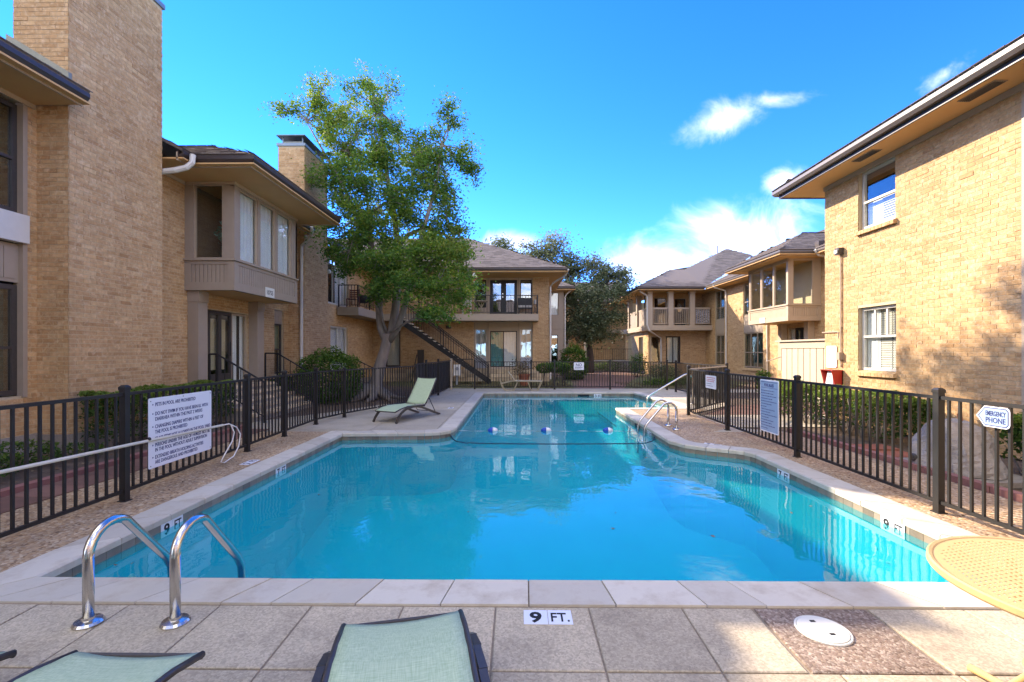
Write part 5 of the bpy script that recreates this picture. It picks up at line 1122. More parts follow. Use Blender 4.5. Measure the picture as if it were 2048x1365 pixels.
mb = MB(); mb.box(9.9, 39.9, 0, 14, 40.1, 5.9); mb.build('wall', 'mortar', WB)
finish_bricks(WB, 0)

# far block closing the court, behind the oak
DB = thing('apartment_building', 'far brick block half hidden behind the oak, with a railed landing', 'building', (7, 42, 0))
wd, FZ = wall(DB, (1.5, 42), (10.4, 42), 0, 5.85, [(2.6, 3.3, .9, 2.9), (5.8, 6.8, 3.8, 5.6)]); window(DB, FZ, 2.6, 3.3, .9, 2.9, mat='white_frame', glass='glass_dark'); window(DB, FZ, 5.8, 6.8, 3.8, 5.6, mat='white_frame', glass='glass_dark')
mb = MB(); mb.box(1.5, 40.7, 3.3, 10.3, 41.98, 3.62); mb.build('balcony_slab', 'taupe', DB); gutter(DB, [(1.0, 40.9), (10.5, 40.9)]); flat(DB, [(1.0, 40.9), (10.5, 40.9), (10.5, 42.1), (1.0, 42.1)], 5.846, 'soffit', 'soffit'); roof_face(DB, [(1.0, 40.9, 6.07), (10.5, 40.9, 6.07), (10.5, 46, 8.6), (3.0, 46, 8.6)], tab=.5, exposure=.25)
wall(DB, (1.5, 50), (1.5, 42.2), 0, 5.9, bricks=False); mb = MB(); mb.box(6.2, 38.2, 0, 10.2, 41.9, .85); mb.build('landing', 'plinth', DB); railing(DB, [(6.2, 38.25), (10.0, 38.25)], .85, h=1.0, sp=.15)
finish_bricks(DB, 0)

# board enclosure between the two buildings
be = thing('board_fence', 'tan painted board enclosure with dark gaps between the two sunlit buildings', 'fence', (10, 16, 0))
y = 17.3
while y > 13.1:
    w = R.uniform(.31, .36); mb = MB(); mb.box(10.0, y - w + .035, -.02, 10.03, y, 1.80); mb.build('board', 'board_paint', be); y -= w
mb = MB(); mb.box(10.04, 13.1, 0, 10.06, 17.3, 1.8); mb.build('backing', 'bronze_metal', be); mb = MB(); mb.box(9.975, 13.0, 1.79, 10.05, 17.4, 2.03); mb.build('rail', 'board_paint', be); mb = MB(); mb.box(9.90, 12.95, 2.032, 10.12, 17.6, 2.09); mb.build('cap', 'board_paint', be)
sr = thing('stair_rail', 'short tan metal handrail at the end of the board enclosure', 'handrail', (10.2, 18.2, 0), 'iron handrails'); mb = MB(); mb.tube([(10.3, 18.9, 0), (10.3, 18.9, 1.25), (11.2, 18.0, 1.75), (12.2, 17.6, 1.75)], .022, 8); mb.build('tube', 'beige_paint', sr)

# ================================================================== TREES, SHRUBS, HEDGES
def leaves_np(name, C, size, mat, parent, aspect=.45, upbias=.3, tone_by=None):
    """thousands of single leaf blades round the given centres"""
    n = len(C); d = NR.normal(size=(n, 3)); d[:, 2] *= .6; d /= np.linalg.norm(d, axis=1, keepdims=True)
    q = np.cross(d, NR.normal(size=(n, 3)) + np.array([0, 0, upbias])); q /= np.linalg.norm(q, axis=1, keepdims=True) + 1e-9
    s = (size * NR.uniform(.6, 1.35, n))[:, None]; up = np.cross(q, d) * s * .08
    V = np.stack([C - d * s * .5, C + q * s * aspect * .5 + up, C + d * s * .5, C - q * s * aspect * .5 + up], 1).reshape(-1, 3)
    me = bpy.data.meshes.new(name); me.vertices.add(4 * n); me.loops.add(4 * n); me.polygons.add(n)
    me.vertices.foreach_set('co', V.ravel()); me.loops.foreach_set('vertex_index', np.arange(4 * n, dtype=np.int32)); me.polygons.foreach_set('loop_start', np.arange(0, 4 * n, 4, dtype=np.int32))
    me.update(calc_edges=True); at = me.attributes.new('tone', 'FLOAT', 'FACE')
    t = NR.uniform(0, 1, n) if tone_by is None else np.clip(tone_by + NR.normal(0, .22, n), 0, 1)
    at.data.foreach_set('value', t.astype(np.float32)); me.materials.append(M[mat])
    o = bpy.data.objects.new(name, me); COL.objects.link(o); W[o.name] = Matrix.Identity(4); par(o, parent); o['kind'] = 'stuff'; return o
def limb(a, b, r0, r1, bend=.12, n=6):
    a, b = Vector(a), Vector(b); L = (b - a).length; off = Vector((R.uniform(-1, 1), R.uniform(-1, 1), R.uniform(-.2, .8))) * L * bend
    return [a.lerp(b, i / n) + off * math.sin(math.pi * i / n) + Vector((R.uniform(-1, 1), R.uniform(-1, 1), R.uniform(-1, 1))) * L * .012 for i in range(n + 1)], [r0 + (r1 - r0) * i / n for i in range(n + 1)]

def tree(name, label, base, trunk_paths, lobes, leaf, leaf_size, per, bark, group=None, sub_r=.26, twig=.012, fill=12):
    """trunk paths, limbs out to each lobe of the crown, twigs to its clumps, single leaves round the clumps"""
    t = thing(name, label, 'tree', base, group); mb = MB()
    for path, radii in trunk_paths: mb.tube(path, radii, 12)
    mb.build('trunk', bark, t, smooth=True)
    ends = [(Vector(p[-1]), r[-1]) for p, r in trunk_paths if len(p) > 2 and p[-1][2] > base[2] + 1.2]
    lb = MB(); Cs, Ts = [], []
    for (x, y, z, rx, ry, rz, dn, hue) in lobes:
        c = Vector((x, y, z)); e, er = min(ends, key=lambda q: (q[0] - c).length + abs(q[0].z - c.z) * .2); p, rr = limb(e, c, min(.055, max(.025, er * .62)), .018, .10); lb.tube(p, rr, 7)
        k = max(4, int(dn * (rx * ry * rz) ** .5 * fill))
        for _ in range(k):
            v = NR.normal(size=3); v /= np.linalg.norm(v); f = NR.uniform(.25, 1.0) ** .6; s = np.array([x, y, z]) + v * f * np.array([rx, ry, rz])
            st = p[R.randint(3, len(p) - 1)]; q, qr = limb(st, s, twig, .004, .15, 4); lb.tube(q, qr, 5, caps=False)
            m_ = int(per * R.uniform(.6, 1.4)); rr_ = sub_r * R.uniform(.6, 1.3)
            Cs.append(np.array(s) + NR.normal(0, 1, (m_, 3)) * rr_ * np.array([1, 1, .65])); Ts.append(np.full(m_, hue + .22 * f * max(0, v[2]) + R.uniform(-.15, .15)))  # upward sides get a lighter leaf tone, painting in sunlit tops
            m2 = m_ // 3; tt = NR.uniform(.3, 1, m2)[:, None]; Cs.append(np.array(st) * (1 - tt) + np.array(s) * tt + NR.normal(0, .12, (m2, 3))); Ts.append(np.full(m2, hue))
    lb.build('limbs', bark, t, smooth=True, kind='stuff')
    C = np.concatenate(Cs); leaves_np('crown', C, leaf_size, leaf, t, tone_by=np.concatenate(Ts)); return t
def lobe(u, v, ru, rv, d, dn=1.0, hue=.4, dd=None):
    """a crown lobe at a measured bearing and height, at its own distance"""
    x, y, z = (u - 1034) / FOC * d, d, CAM_H + (HORZ - v) / FOC * d; a = ru / FOC * d; return (x, y, z, a, a if dd is None else dd, rv / FOC * d, dn, hue)
TB = (-5.15, 16.2, 0)
def at(u, v, d=16.2): return ((u - 1034) / FOC * d, d, CAM_H + (HORZ - v) / FOC * d)
main_trunk = [([(-5.20, 16.2, -.05), (-5.12, 16.2, .25), at(752, 765), at(758, 735), at(767, 705), at(772, 685), at(775, 668)], [.42, .30, .235, .205, .185, .18, .19]),
              ([at(770, 680), at(760, 655), at(757, 620), at(755, 585), at(752, 545, 16.0), at(742, 490, 15.9), at(735, 430, 15.9)], [.15, .13, .125, .12, .11, .09, .06]),
              ([at(778, 680), at(785, 650), at(790, 620), at(793, 585, 16.4), at(797, 545, 16.5), at(795, 490, 16.5), at(788, 430, 16.4), at(775, 360, 16.3), at(765, 290, 16.3), at(757, 220, 16.3)], [.16, .15, .145, .14, .13, .115, .095, .075, .055, .03]),
              ([at(778, 682), at(795, 655, 16.0), at(808, 615, 15.8), at(818, 560, 15.6), at(835, 500, 15.5), at(852, 440, 15.5), at(872, 370, 15.5), at(885, 290, 15.6)], [.13, .115, .105, .10, .085, .07, .05, .025]),
              ([at(790, 500, 16.5), at(815, 470, 16.3), at(850, 455, 16.0), at(890, 470, 15.8), at(915, 490, 15.7)], [.09, .08, .07, .05, .03]),
              ([at(742, 500, 15.9), at(715, 440, 16), at(685, 370, 16.2), at(650, 310, 16.4), at(610, 240, 16.5)], [.08, .07, .055, .04, .018])]
for a, ln, dz in ((200, 1.5, 0), (245, 1.3, 0), (285, 1.0, 0), (330, 1.1, 0), (160, .9, 0), (20, 1.0, 0)):
    p = []; rr = []
    for i in range(6):
        f = i / 5; p.append((-5.18 + math.cos(rad(a + 8 * math.sin(i))) * (.15 + ln * f), 16.2 + math.sin(rad(a + 10 * math.sin(i * 1.3))) * (.15 + ln * f), .38 * (1 - f) ** 2.2 - .01)); rr.append(.17 * (1 - f) ** 1.1 + .035)
    main_trunk.append((p, rr))
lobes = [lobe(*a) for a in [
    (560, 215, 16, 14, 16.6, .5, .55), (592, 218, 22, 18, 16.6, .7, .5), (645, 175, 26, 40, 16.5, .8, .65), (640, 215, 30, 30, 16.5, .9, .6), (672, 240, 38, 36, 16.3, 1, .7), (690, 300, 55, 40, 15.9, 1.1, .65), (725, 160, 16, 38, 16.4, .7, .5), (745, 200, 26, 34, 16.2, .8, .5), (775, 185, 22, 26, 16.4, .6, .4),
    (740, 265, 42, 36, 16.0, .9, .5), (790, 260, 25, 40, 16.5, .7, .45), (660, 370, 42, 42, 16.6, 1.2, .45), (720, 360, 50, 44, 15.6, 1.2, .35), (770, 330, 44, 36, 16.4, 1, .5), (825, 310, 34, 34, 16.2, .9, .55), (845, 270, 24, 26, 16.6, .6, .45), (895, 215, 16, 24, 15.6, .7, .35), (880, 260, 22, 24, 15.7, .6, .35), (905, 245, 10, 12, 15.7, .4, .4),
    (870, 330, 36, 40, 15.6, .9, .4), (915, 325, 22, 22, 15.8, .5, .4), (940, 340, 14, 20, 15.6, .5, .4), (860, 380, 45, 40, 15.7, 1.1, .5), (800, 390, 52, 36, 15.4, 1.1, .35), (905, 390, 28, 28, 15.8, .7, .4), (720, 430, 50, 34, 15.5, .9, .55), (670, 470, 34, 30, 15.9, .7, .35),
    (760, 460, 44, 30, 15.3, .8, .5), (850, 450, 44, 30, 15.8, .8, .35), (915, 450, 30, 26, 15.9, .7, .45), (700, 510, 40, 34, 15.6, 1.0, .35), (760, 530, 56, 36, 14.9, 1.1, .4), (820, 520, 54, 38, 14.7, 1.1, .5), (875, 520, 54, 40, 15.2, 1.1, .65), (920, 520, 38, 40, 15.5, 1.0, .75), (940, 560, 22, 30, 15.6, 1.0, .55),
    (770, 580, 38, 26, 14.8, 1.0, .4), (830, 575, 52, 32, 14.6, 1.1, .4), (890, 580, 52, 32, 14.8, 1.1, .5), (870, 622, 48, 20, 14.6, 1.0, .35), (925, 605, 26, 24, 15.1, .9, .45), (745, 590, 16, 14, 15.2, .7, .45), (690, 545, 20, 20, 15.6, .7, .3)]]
lobes += [lobe(*a) for a in [(690, 410, 40, 30, 16, .7, .45), (760, 300, 34, 30, 15.8, .7, .55), (830, 345, 34, 28, 15.7, .7, .45), (700, 175, 20, 24, 16.4, .5, .5), (660, 270, 30, 26, 16.6, .7, .6), (890, 420, 34, 26, 15.6, .7, .4), (655, 500, 20, 26, 15.8, .7, .35), (950, 350, 10, 16, 15.6, .4, .4), (790, 490, 44, 24, 15.4, .8, .45), (850, 485, 44, 22, 15.3, .8, .5), (720, 480, 40, 24, 15.7, .8, .4), (900, 475, 34, 22, 15.6, .7, .5), (800, 440, 40, 24, 16.2, .7, .45), (930, 300, 14, 18, 15.7, .4, .4)]]
lobes += [lobe(u, v, ru * 1.1, rv, d + 2.3, .45, h) for u, v, ru, rv, d, h in [(690, 230, 40, 34, 16.3, .6), (745, 200, 30, 34, 16.2, .5), (720, 320, 55, 44, 16, .5), (800, 300, 50, 40, 16.2, .5), (860, 330, 45, 40, 16, .5), (760, 400, 60, 40, 16, .4), (840, 420, 56, 38, 16, .45), (700, 450, 44, 36, 16, .4), (880, 500, 44, 36, 16, .6), (800, 520, 60, 40, 16, .35)]]
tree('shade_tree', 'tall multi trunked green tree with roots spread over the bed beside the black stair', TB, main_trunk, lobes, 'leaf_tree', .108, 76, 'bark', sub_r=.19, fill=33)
OB = (5.6, 35.5, 0); d = 35.5
oak_trunk = [([(5.6, 35.5, -.1), (5.65, 35.5, 1.2), (5.5, 35.4, 2.4)], [.42, .34, .30]), ([(5.5, 35.4, 2.3), (4.9, 35, 4.2), (4.2, 34.8, 6.0), (3.6, 34.8, 7.8)], [.26, .2, .15, .08]), ([(5.5, 35.4, 2.3), (6.2, 35.6, 4.4), (6.5, 35.2, 6.0), (7.2, 35, 7.5)], [.24, .2, .14, .08])]
ol = [lobe(*a) for a in [(1085, 505, 34, 26, 36, 1, .5), (1060, 500, 18, 18, 36, .7, .5), (1110, 490, 28, 20, 36, .9, .55), (1120, 530, 40, 30, 35.5, 1.2, .4), (1150, 540, 34, 30, 35, 1.1, .4), (1190, 535, 26, 22, 35.5, 1, .55), (1205, 550, 36, 30, 35, 1.2, .35), (1240, 550, 26, 20, 35, .9, .5), (1258, 562, 20, 14, 35, .7, .5), (1150, 590, 44, 32, 33.8, 1.3, .3), (1200, 595, 40, 30, 33.6, 1.3, .3), (1230, 585, 30, 22, 34, 1, .4),
      (1160, 640, 40, 28, 33.4, 1.3, .25), (1195, 648, 36, 26, 33.4, 1.2, .3), (1220, 640, 28, 30, 33.8, 1, .3), (1140, 665, 26, 18, 33.5, 1, .25), (1180, 675, 36, 14, 33.4, 1, .3), (1215, 672, 20, 14, 33.8, .8, .4), (1100, 560, 34, 30, 36.5, 1.2, .3)]]
tree('live_oak', 'grey green live oak filling the gap between the far block and the railed wing', OB, oak_trunk, ol, 'leaf_oak', .21, 80, 'bark_dark', sub_r=.42, twig=.02)
bl = [lobe(*a) for a in [(1000, 487, 14, 12, 60, 1, .5), (985, 495, 14, 10, 60, 1, .4), (1010, 500, 18, 12, 60, 1, .4)]]
tree('live_oak', 'distant oak top just showing above the grey roof slope', (-1.5, 60, 0), [([(-1.5, 60, 0), (-1.6, 60, 6), (-1.7, 60, 12)], [.5, .4, .2])], bl, 'leaf_oak', .30, 60, 'bark_dark', sub_r=.6, twig=.03)

def bush(name, label, cat, base, shape, n, size, leaf, stems=6, inner=.72, group=None, top=None):
    """shape: list of (centre, radii); leaves crowd the shells of these lumps"""
    t = thing(name, label, cat, base, group); Cs, Ts = [], []; tot = sum(r[0] * r[1] + r[1] * r[2] for c, r in shape)
    for c, r in shape:
        k = int(n * (r[0] * r[1] + r[1] * r[2]) / tot); v = NR.normal(size=(k, 3)); v /= np.linalg.norm(v, axis=1, keepdims=True); f = NR.uniform(inner, 1.03, k)[:, None]
        lump = 1 + .09 * np.sin(v[:, :1] * 9 + c[0]) * np.sin(v[:, 1:2] * 8 + 1) + .06 * np.sin(v[:, 2:3] * 13)
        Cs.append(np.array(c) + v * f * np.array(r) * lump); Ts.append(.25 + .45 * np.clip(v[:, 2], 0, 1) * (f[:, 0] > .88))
    C = np.concatenate(Cs); T = np.concatenate(Ts); keep = C[:, 2] > .02; leaves_np('foliage', C[keep], size, leaf, t, tone_by=T[keep])
    mb = MB()
    for i in range(stems):
        c, r = R.choice(shape); b = Vector((c[0] + R.uniform(-.4, .4) * r[0], c[1] + R.uniform(-.4, .4) * r[1], -.03)); p, rr = limb(b, Vector(c) + Vector((R.uniform(-.6, .6) * r[0], R.uniform(-.6, .6) * r[1], R.uniform(0, .6) * r[2])), .018, .006, .12, 5); mb.tube(p, rr, 6)
    mb.build('stems', 'bark_dark' if leaf != 'leaf_hedge' else 'bark', t, smooth=True, kind='stuff'); return t
bush('round_bush', 'big clipped round green bush behind the fence beside the stone steps', 'bush', (-6.2, 15.0, 0), [((-6.2, 15.0, .80), (1.05, 1.0, .98))], 11000, .085, 'leaf_bush')
bush('round_bush', 'bright round bush at the corner of the brick block beneath the oak', 'bush', (3.35, 27.0, 0), [((3.35, 27, .9), (.85, .8, 1.2))], 5000, .12, 'leaf_bush')
bush('low_bush', 'flat topped bush on twisting bare stems in front of the lawn', 'bush', (1.75, 22.4, 0), [((1.35, 22.4, .86), (.42, .4, .26)), ((1.95, 22.4, .90), (.5, .45, .28)), ((2.3, 22.3, .88), (.3, .3, .25))], 4200, .085, 'leaf_bush', stems=12)
def hedge(label, x0, x1, y0, y1, zb, zt, n, leaf, stems, size=.06, group='clipped hedges', slope=0):
    """leaves in the outer layer of a clipped box, thin below so that stems show"""
    t = thing('hedge', label, 'hedge', ((x0 + x1) / 2, (y0 + y1) / 2, 0), group); u = NR.uniform(0, 1, (n, 3)); side = NR.integers(0, 5, n); e = NR.uniform(0, .16, n)
    u[side == 0, 2] = 1 - e[side == 0] * .7; u[side == 4, 2] = 1 - e[side == 4] * .5
    u[side == 1, 0] = e[side == 1]; u[side == 2, 0] = 1 - e[side == 2]; m_ = side == 3; u[m_, 1] = np.where(NR.uniform(0, 1, m_.sum()) < .5, e[m_] * .3, 1 - e[m_] * .3)
    C = np.stack([x0 + (x1 - x0) * u[:, 0], y0 + (y1 - y0) * u[:, 1], zb + (zt - zb) * u[:, 2]], 1)
    C += .035 * np.sin(C[:, [1, 2, 0]] * 11 + 1) + .05 * np.sin(C[:, [1, 0, 1]] * 4.3)
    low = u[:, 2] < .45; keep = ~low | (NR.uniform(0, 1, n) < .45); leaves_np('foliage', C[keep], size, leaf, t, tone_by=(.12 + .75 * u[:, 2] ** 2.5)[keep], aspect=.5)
    mb = MB()
    for _ in range(stems):
        b = Vector((R.uniform(x0 + .2, x1 - .2), R.uniform(y0 + .1, y1 - .1), -.03))
        for _ in range(3): p, rr = limb(b, b + Vector((R.uniform(-.3, .3), R.uniform(-.3, .3), (zt - .03) * R.uniform(.6, .95))), .014, .005, .15, 5); mb.tube(p, rr, 6)
    mb.build('stems', 'bark', t, smooth=True, kind='stuff'); return t
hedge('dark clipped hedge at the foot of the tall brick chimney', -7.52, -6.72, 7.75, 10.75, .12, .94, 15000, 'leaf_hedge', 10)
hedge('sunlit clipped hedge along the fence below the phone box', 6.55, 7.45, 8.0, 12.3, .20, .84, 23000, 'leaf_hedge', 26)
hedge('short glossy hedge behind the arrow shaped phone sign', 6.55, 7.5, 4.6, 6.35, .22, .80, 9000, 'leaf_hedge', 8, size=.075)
bush('ground_shrub', 'low dark spreading shrub in the bed below the white sill box', 'bush', (-7.3, 6.2, 0), [((-7.35, 6.6, .16), (.5, .45, .22)), ((-7.2, 5.9, .14), (.5, .5, .2)), ((-7.0, 7.2, .1), (.35, .3, .13))], 2600, .06, 'leaf_hedge', stems=8)
for lab, b, sh, n, lf in [('dark strappy shrub in the sunny bed beside the railed wing', (8.6, 27.5, 0), [((8.6, 27.5, .45), (.9, .8, .6)), ((9.4, 28, .4), (.7, .6, .5))], 2600, 'leaf_oak'), ('yellow green loose shrub near the railed wing entrance', (8.2, 30, 0), [((8.0, 30, .8), (.7, .6, .8))], 1700, 'leaf_bush'),
                         ('dark low planting in front of the far landing', (6, 36.5, 0), [((5.2, 36.5, .4), (1.5, .8, .5)), ((7.5, 37, .4), (1.6, .7, .5))], 2600, 'leaf_hedge'), ('dark low planting along the sunny edge of the lawn', (7.6, 23, 0), [((7.2, 22.6, .12), (1.1, .7, .22)), ((8.6, 23.4, .12), (1.0, .8, .2))], 3000, 'leaf_hedge'),
                         ('green shrub against the board enclosure corner', (9.6, 17.9, 0), [((9.65, 17.9, .5), (.3, .35, .5))], 900, 'leaf_bush'), ('small dark bush under the end of the stone steps rail', (-7.3, 14.5, 0), [((-7.5, 14.6, .55), (.45, .4, .45))], 1200, 'leaf_hedge')]:
    bush('garden_shrub', lab, 'bush', b, sh, n, .10, lf, stems=4, inner=.4)
# thin grass blades on the lawns
mb = MB()
for x0, x1, y0, y1, n in ((-2.2, 2.6, 20.7, 25, 2600), (5.2, 11, 20.8, 25, 2600)):
    for _ in range(n):
        x, y = R.uniform(x0, x1), R.uniform(y0, y1); a = R.uniform(0, 6.28); h = R.uniform(.03, .08); mb.poly([(x, y, -.022), (x + .02 * math.cos(a), y + .02 * math.sin(a), -.022), (x + R.uniform(-.03, .03), y + R.uniform(-.03, .03), h)], R.random())
tag(mb.build('grass', 'leaf_dry'), 'short tufts of dormant grass on the lawns beyond the far fence', kind='stuff')

# ================================================================== LOUNGERS
def make_lounger(label):
    """feet at local x = 0, head at x = 1.9; width along y"""
    t = thing('sun_lounger', label, 'sun lounger', (0, 0, 0), 'green mesh sun loungers'); hw = .30
    bed = [(.0, .27), (.18, .315), (.42, .345), (.68, .34), (.92, .325), (1.16, .315)]; back = [(1.17, .335), (1.32, .50), (1.47, .69), (1.60, .87), (1.66, .96)]
    for s in (-1, 1):
        mb = MB(); mb.tube([(x, s * hw, z) for x, z in bed], .016, 8); mb.build('side_rail', 'bronze_metal', t, smooth=True)
        mb = MB(); mb.tube([(x, s * hw, z) for x, z in back], .016, 8); mb.build('back_rail', 'bronze_metal', t, smooth=True)
        mb = MB(); pts = [(-.03, .008), (.05, .12), (.14, .21), (.26, .275), (.40, .315), (.58, .33), (.78, .315), (1.0, .265), (1.25, .18), (1.5, .09), (1.72, .02), (1.76, .008)]
        for (xa, za), (xb, zb) in zip(pts, pts[1:]): mb.beam((xa, s * (hw + .034), za), (xb, s * (hw + .038), zb), .036, .05)
        mb.build('leg', 'bronze_metal', t)
    for x, z in ((.0, .27), (.55, .325), (1.14, .30)):
        mb = MB(); mb.tube([(x, -hw, z - .01), (x, hw, z - .01)], .013, 8); mb.build('cross_bar', 'bronze_metal', t)
    mb = MB(); mb.tube([(1.66, -hw, .955), (1.66, hw, .955)], .013, 8); mb.build('cross_bar', 'bronze_metal', t)
    mb = MB(); mb.tube([(1.34, -hw * .9, .50), (1.62, -hw * .95, .10), (1.62, hw * .95, .10), (1.34, hw * .9, .50)], .011, 8); mb.build('prop', 'bronze_metal', t)
    def sling(P, nm):
        mb = MB(); k = 8; sub = []
        for (xa, za), (xb, zb) in zip(P, P[1:]):
            for j in range(3): sub.append((xa + (xb - xa) * j / 3, za + (zb - za) * j / 3))
        sub.append(P[-1])
        for x, z in sub:
            for i in range(k + 1): f = i / k * 2 - 1; sag = .022 * (1 - f * f); mb.v.append((x, f * (hw - .004), z + .010 - sag + .002 * math.sin(x * 31)))
        for i in range(len(sub) - 1):
            for j in range(k): a = i * (k + 1) + j; mb.f.append((a, a + 1, a + k + 2, a + k + 1)); mb.t.append(0)
        o = mb.build(nm, 'sling', t, smooth=True); md = o.modifiers.new('thickness', 'SOLIDIFY'); md.thickness = .004
    sling(bed, 'seat'); sling(back, 'backrest'); return t
def sling_mat():
    m, ns, ls = new_mat('sling'); out = nd(ns, 'ShaderNodeOutputMaterial'); p = nd(ns, 'ShaderNodeBsdfPrincipled'); setin(p, Roughness=.6, Specular_IOR_Level=.3); ls.new(p.outputs[0], out.inputs[0])
    tcn = nd(ns, 'ShaderNodeTexCoord'); n0 = None; fs = []
    for st in ((9, 260, 260), (260, 7, 260)):
        mp = nd(ns, 'ShaderNodeMapping'); mp.inputs['Scale'].default_value = st; ls.new(tcn.outputs['Object'], mp.inputs['Vector']); n1 = nd(ns, 'ShaderNodeTexNoise'); setin(n1, Scale=1, Detail=3); ls.new(mp.outputs[0], n1.inputs['Vector']); fs.append(n1)
    av = nd(ns, 'ShaderNodeMath', operation='ADD'); ls.new(fs[0].outputs['Fac'], av.inputs[0]); ls.new(fs[1].outputs['Fac'], av.inputs[1])
    r = nd(ns, 'ShaderNodeMapRange'); setin(r, From_Min=.7, From_Max=1.3); ls.new(av.outputs[0], r.inputs[0])
    cr = nd(ns, 'ShaderNodeValToRGB'); cr.color_ramp.elements[0].color = (.33, .44, .26, 1); cr.color_ramp.elements[1].color = (.55, .64, .42, 1); ls.new(r.outputs[0], cr.inputs[0]); ls.new(cr.outputs[0], p.inputs['Base Color'])
    b = nd(ns, 'ShaderNodeBump'); setin(b, Strength=.2, Distance=.002); ls.new(av.outputs[0], b.inputs['Height']); ls.new(b.outputs[0], p.inputs['Normal'])
sling_mat()
def place(t, x, y, ang): t.location = (x, y, .012); t.rotation_euler = (0, 0, rad(ang)); return t
L0 = place(make_lounger('green mesh lounger with raised back on the concrete beside the far fence'), -3.08, 10.62, 66)
for lab, x, y, a in [('green mesh lounger in the middle of the near deck, turned foot end to the water', -.60, 2.40, -77), ('green mesh lounger just below the near ladder rails', -1.77, 2.11, -90), ('lounger at the very corner of the near deck showing only a dark frame tip', -2.66, 2.12, -92)]:
    c = place(copy_tree(L0), x, y, a); c['label'] = lab
tl = thing('sun_lounger', 'small tan lounger with sled legs standing against the far fence', 'sun lounger', (0, 19.4, 0))
for y in (19.15, 19.72):
    mb = MB()
    mb.tube([(-.72, y, .50), (-.70, y, .40), (-.62, y, .16), (-.52, y, .04), (-.38, y, .015), (-.20, y, .015), (-.12, y, .06), (.02, y, .36)], .019, 8); mb.build('leg', 'tan_lounge', tl); mb = MB(); mb.tube([(.46, y, .38), (.56, y, .10), (.62, y, .015), (.84, y, .015), (.90, y, .07), (1.04, y, .37)], .019, 8); mb.build('leg', 'tan_lounge', tl)
    mb = MB(); mb.tube([(-.70, y, .30), (-.2, y, .42), (1.08, y, .40)], .019, 8); mb.build('side_rail', 'tan_lounge', tl)
    mb = MB(); mb.tube([(-.10, y, .44), (-.38, y, .82)], .017, 8); mb.build('back_rail', 'tan_lounge', tl)
for nm, a, b in (('seat', (-.05, .43), (1.05, .41)), ('backrest', (-.10, .45), (-.37, .81))):
    for i in range(9 if nm == 'seat' else 4):
        k = 9 if nm == 'seat' else 4; f0, f1 = i / k, (i + .82) / k; mb = MB(); p, q = (a[0] + (b[0] - a[0]) * f0, a[1] + (b[1] - a[1]) * f0), (a[0] + (b[0] - a[0]) * f1, a[1] + (b[1] - a[1]) * f1)
        mb.hexa([(p[0], 19.15, p[1]), (q[0], 19.15, q[1]), (q[0], 19.72, q[1]), (p[0], 19.72, p[1])], [(p[0], 19.15, p[1] + .008), (q[0], 19.15, q[1] + .008), (q[0], 19.72, q[1] + .008), (p[0], 19.72, p[1] + .008)]); mb.build('strap', 'tan_lounge', tl)

# ================================================================== PERFORATED TABLE
tx, ty, tr, tz = 2.40, 1.90, .53, .72
tb = thing('patio_table', 'round tan metal table with a perforated top beside the pool corner', 'table', (tx, ty, 0))
def clip_circle(P, r):
    out = P
    for k in range(48):
        a = 2 * math.pi * k / 48; nx, ny = math.cos(a), math.sin(a); nw = []
        for i in range(len(out)):
            p, q = out[i], out[(i + 1) % len(out)]; dp, dq = p[0] * nx + p[1] * ny - r, q[0] * nx + q[1] * ny - r
            if dp <= 0: nw.append(p)
            if dp * dq < 0: f = dp / (dp - dq); nw.append((p[0] + (q[0] - p[0]) * f, p[1] + (q[1] - p[1]) * f))
        out = nw
        if not out: break
    return out
mb = MB(); px, py = .030, .024; rin = tr - .02; k = int(tr / py) + 2; ro = rad(14)
def TP(x, y, z): c, s = math.cos(ro), math.sin(ro); return (tx + x * c - y * s, ty + x * s + y * c, z)
for j in range(-k, k):
    for i in range(-k, k):
        x, y = i * px + (px / 2 if j % 2 else 0), j * py; c = [(x, y), (x + px, y), (x + px, y + py), (x, y + py)]
        if all(math.hypot(*p) < rin - .02 for p in c):
            h = [(x + px * .28, y + py * .30), (x + px * .72, y + py * .30), (x + px * .72, y + py * .70), (x + px * .28, y + py * .70)]
            n0 = len(mb.v); mb.v += [TP(p[0], p[1], tz) for p in c + h] + [TP(p[0], p[1], tz - .003) for p in h]
            for a in range(4): b_ = (a + 1) % 4; mb.f.append((n0 + a, n0 + b_, n0 + 4 + b_, n0 + 4 + a)); mb.f.append((n0 + 4 + a, n0 + 4 + b_, n0 + 8 + b_, n0 + 8 + a)); mb.t += [0, 0]
        elif any(math.hypot(*p) < rin for p in c):
            q = clip_circle(c, rin)
            if len(q) > 2: mb.poly([TP(p[0], p[1], tz) for p in q])
mb.build('table_top', 'tan_metal', tb)
mb = MB(); N_ = 64
for i in range(N_):
    a0, a1 = 2 * math.pi * i / N_, 2 * math.pi * (i + 1) / N_
    pr = [(rin - .004, tz - .002), (rin, tz + .004), (tr - .008, tz + .007), (tr, tz + .001), (tr + .001, tz - .020), (tr - .006, tz - .030), (rin, tz - .026)]
    for (r0, z0), (r1, z1) in zip(pr, pr[1:] + pr[:1]): mb.poly([(tx + r0 * math.cos(a0), ty + r0 * math.sin(a0), z0), (tx + r1 * math.cos(a0), ty + r1 * math.sin(a0), z1), (tx + r1 * math.cos(a1), ty + r1 * math.sin(a1), z1), (tx + r0 * math.cos(a1), ty + r0 * math.sin(a1), z0)])
mb.build('rim', 'tan_metal', tb, smooth=True)
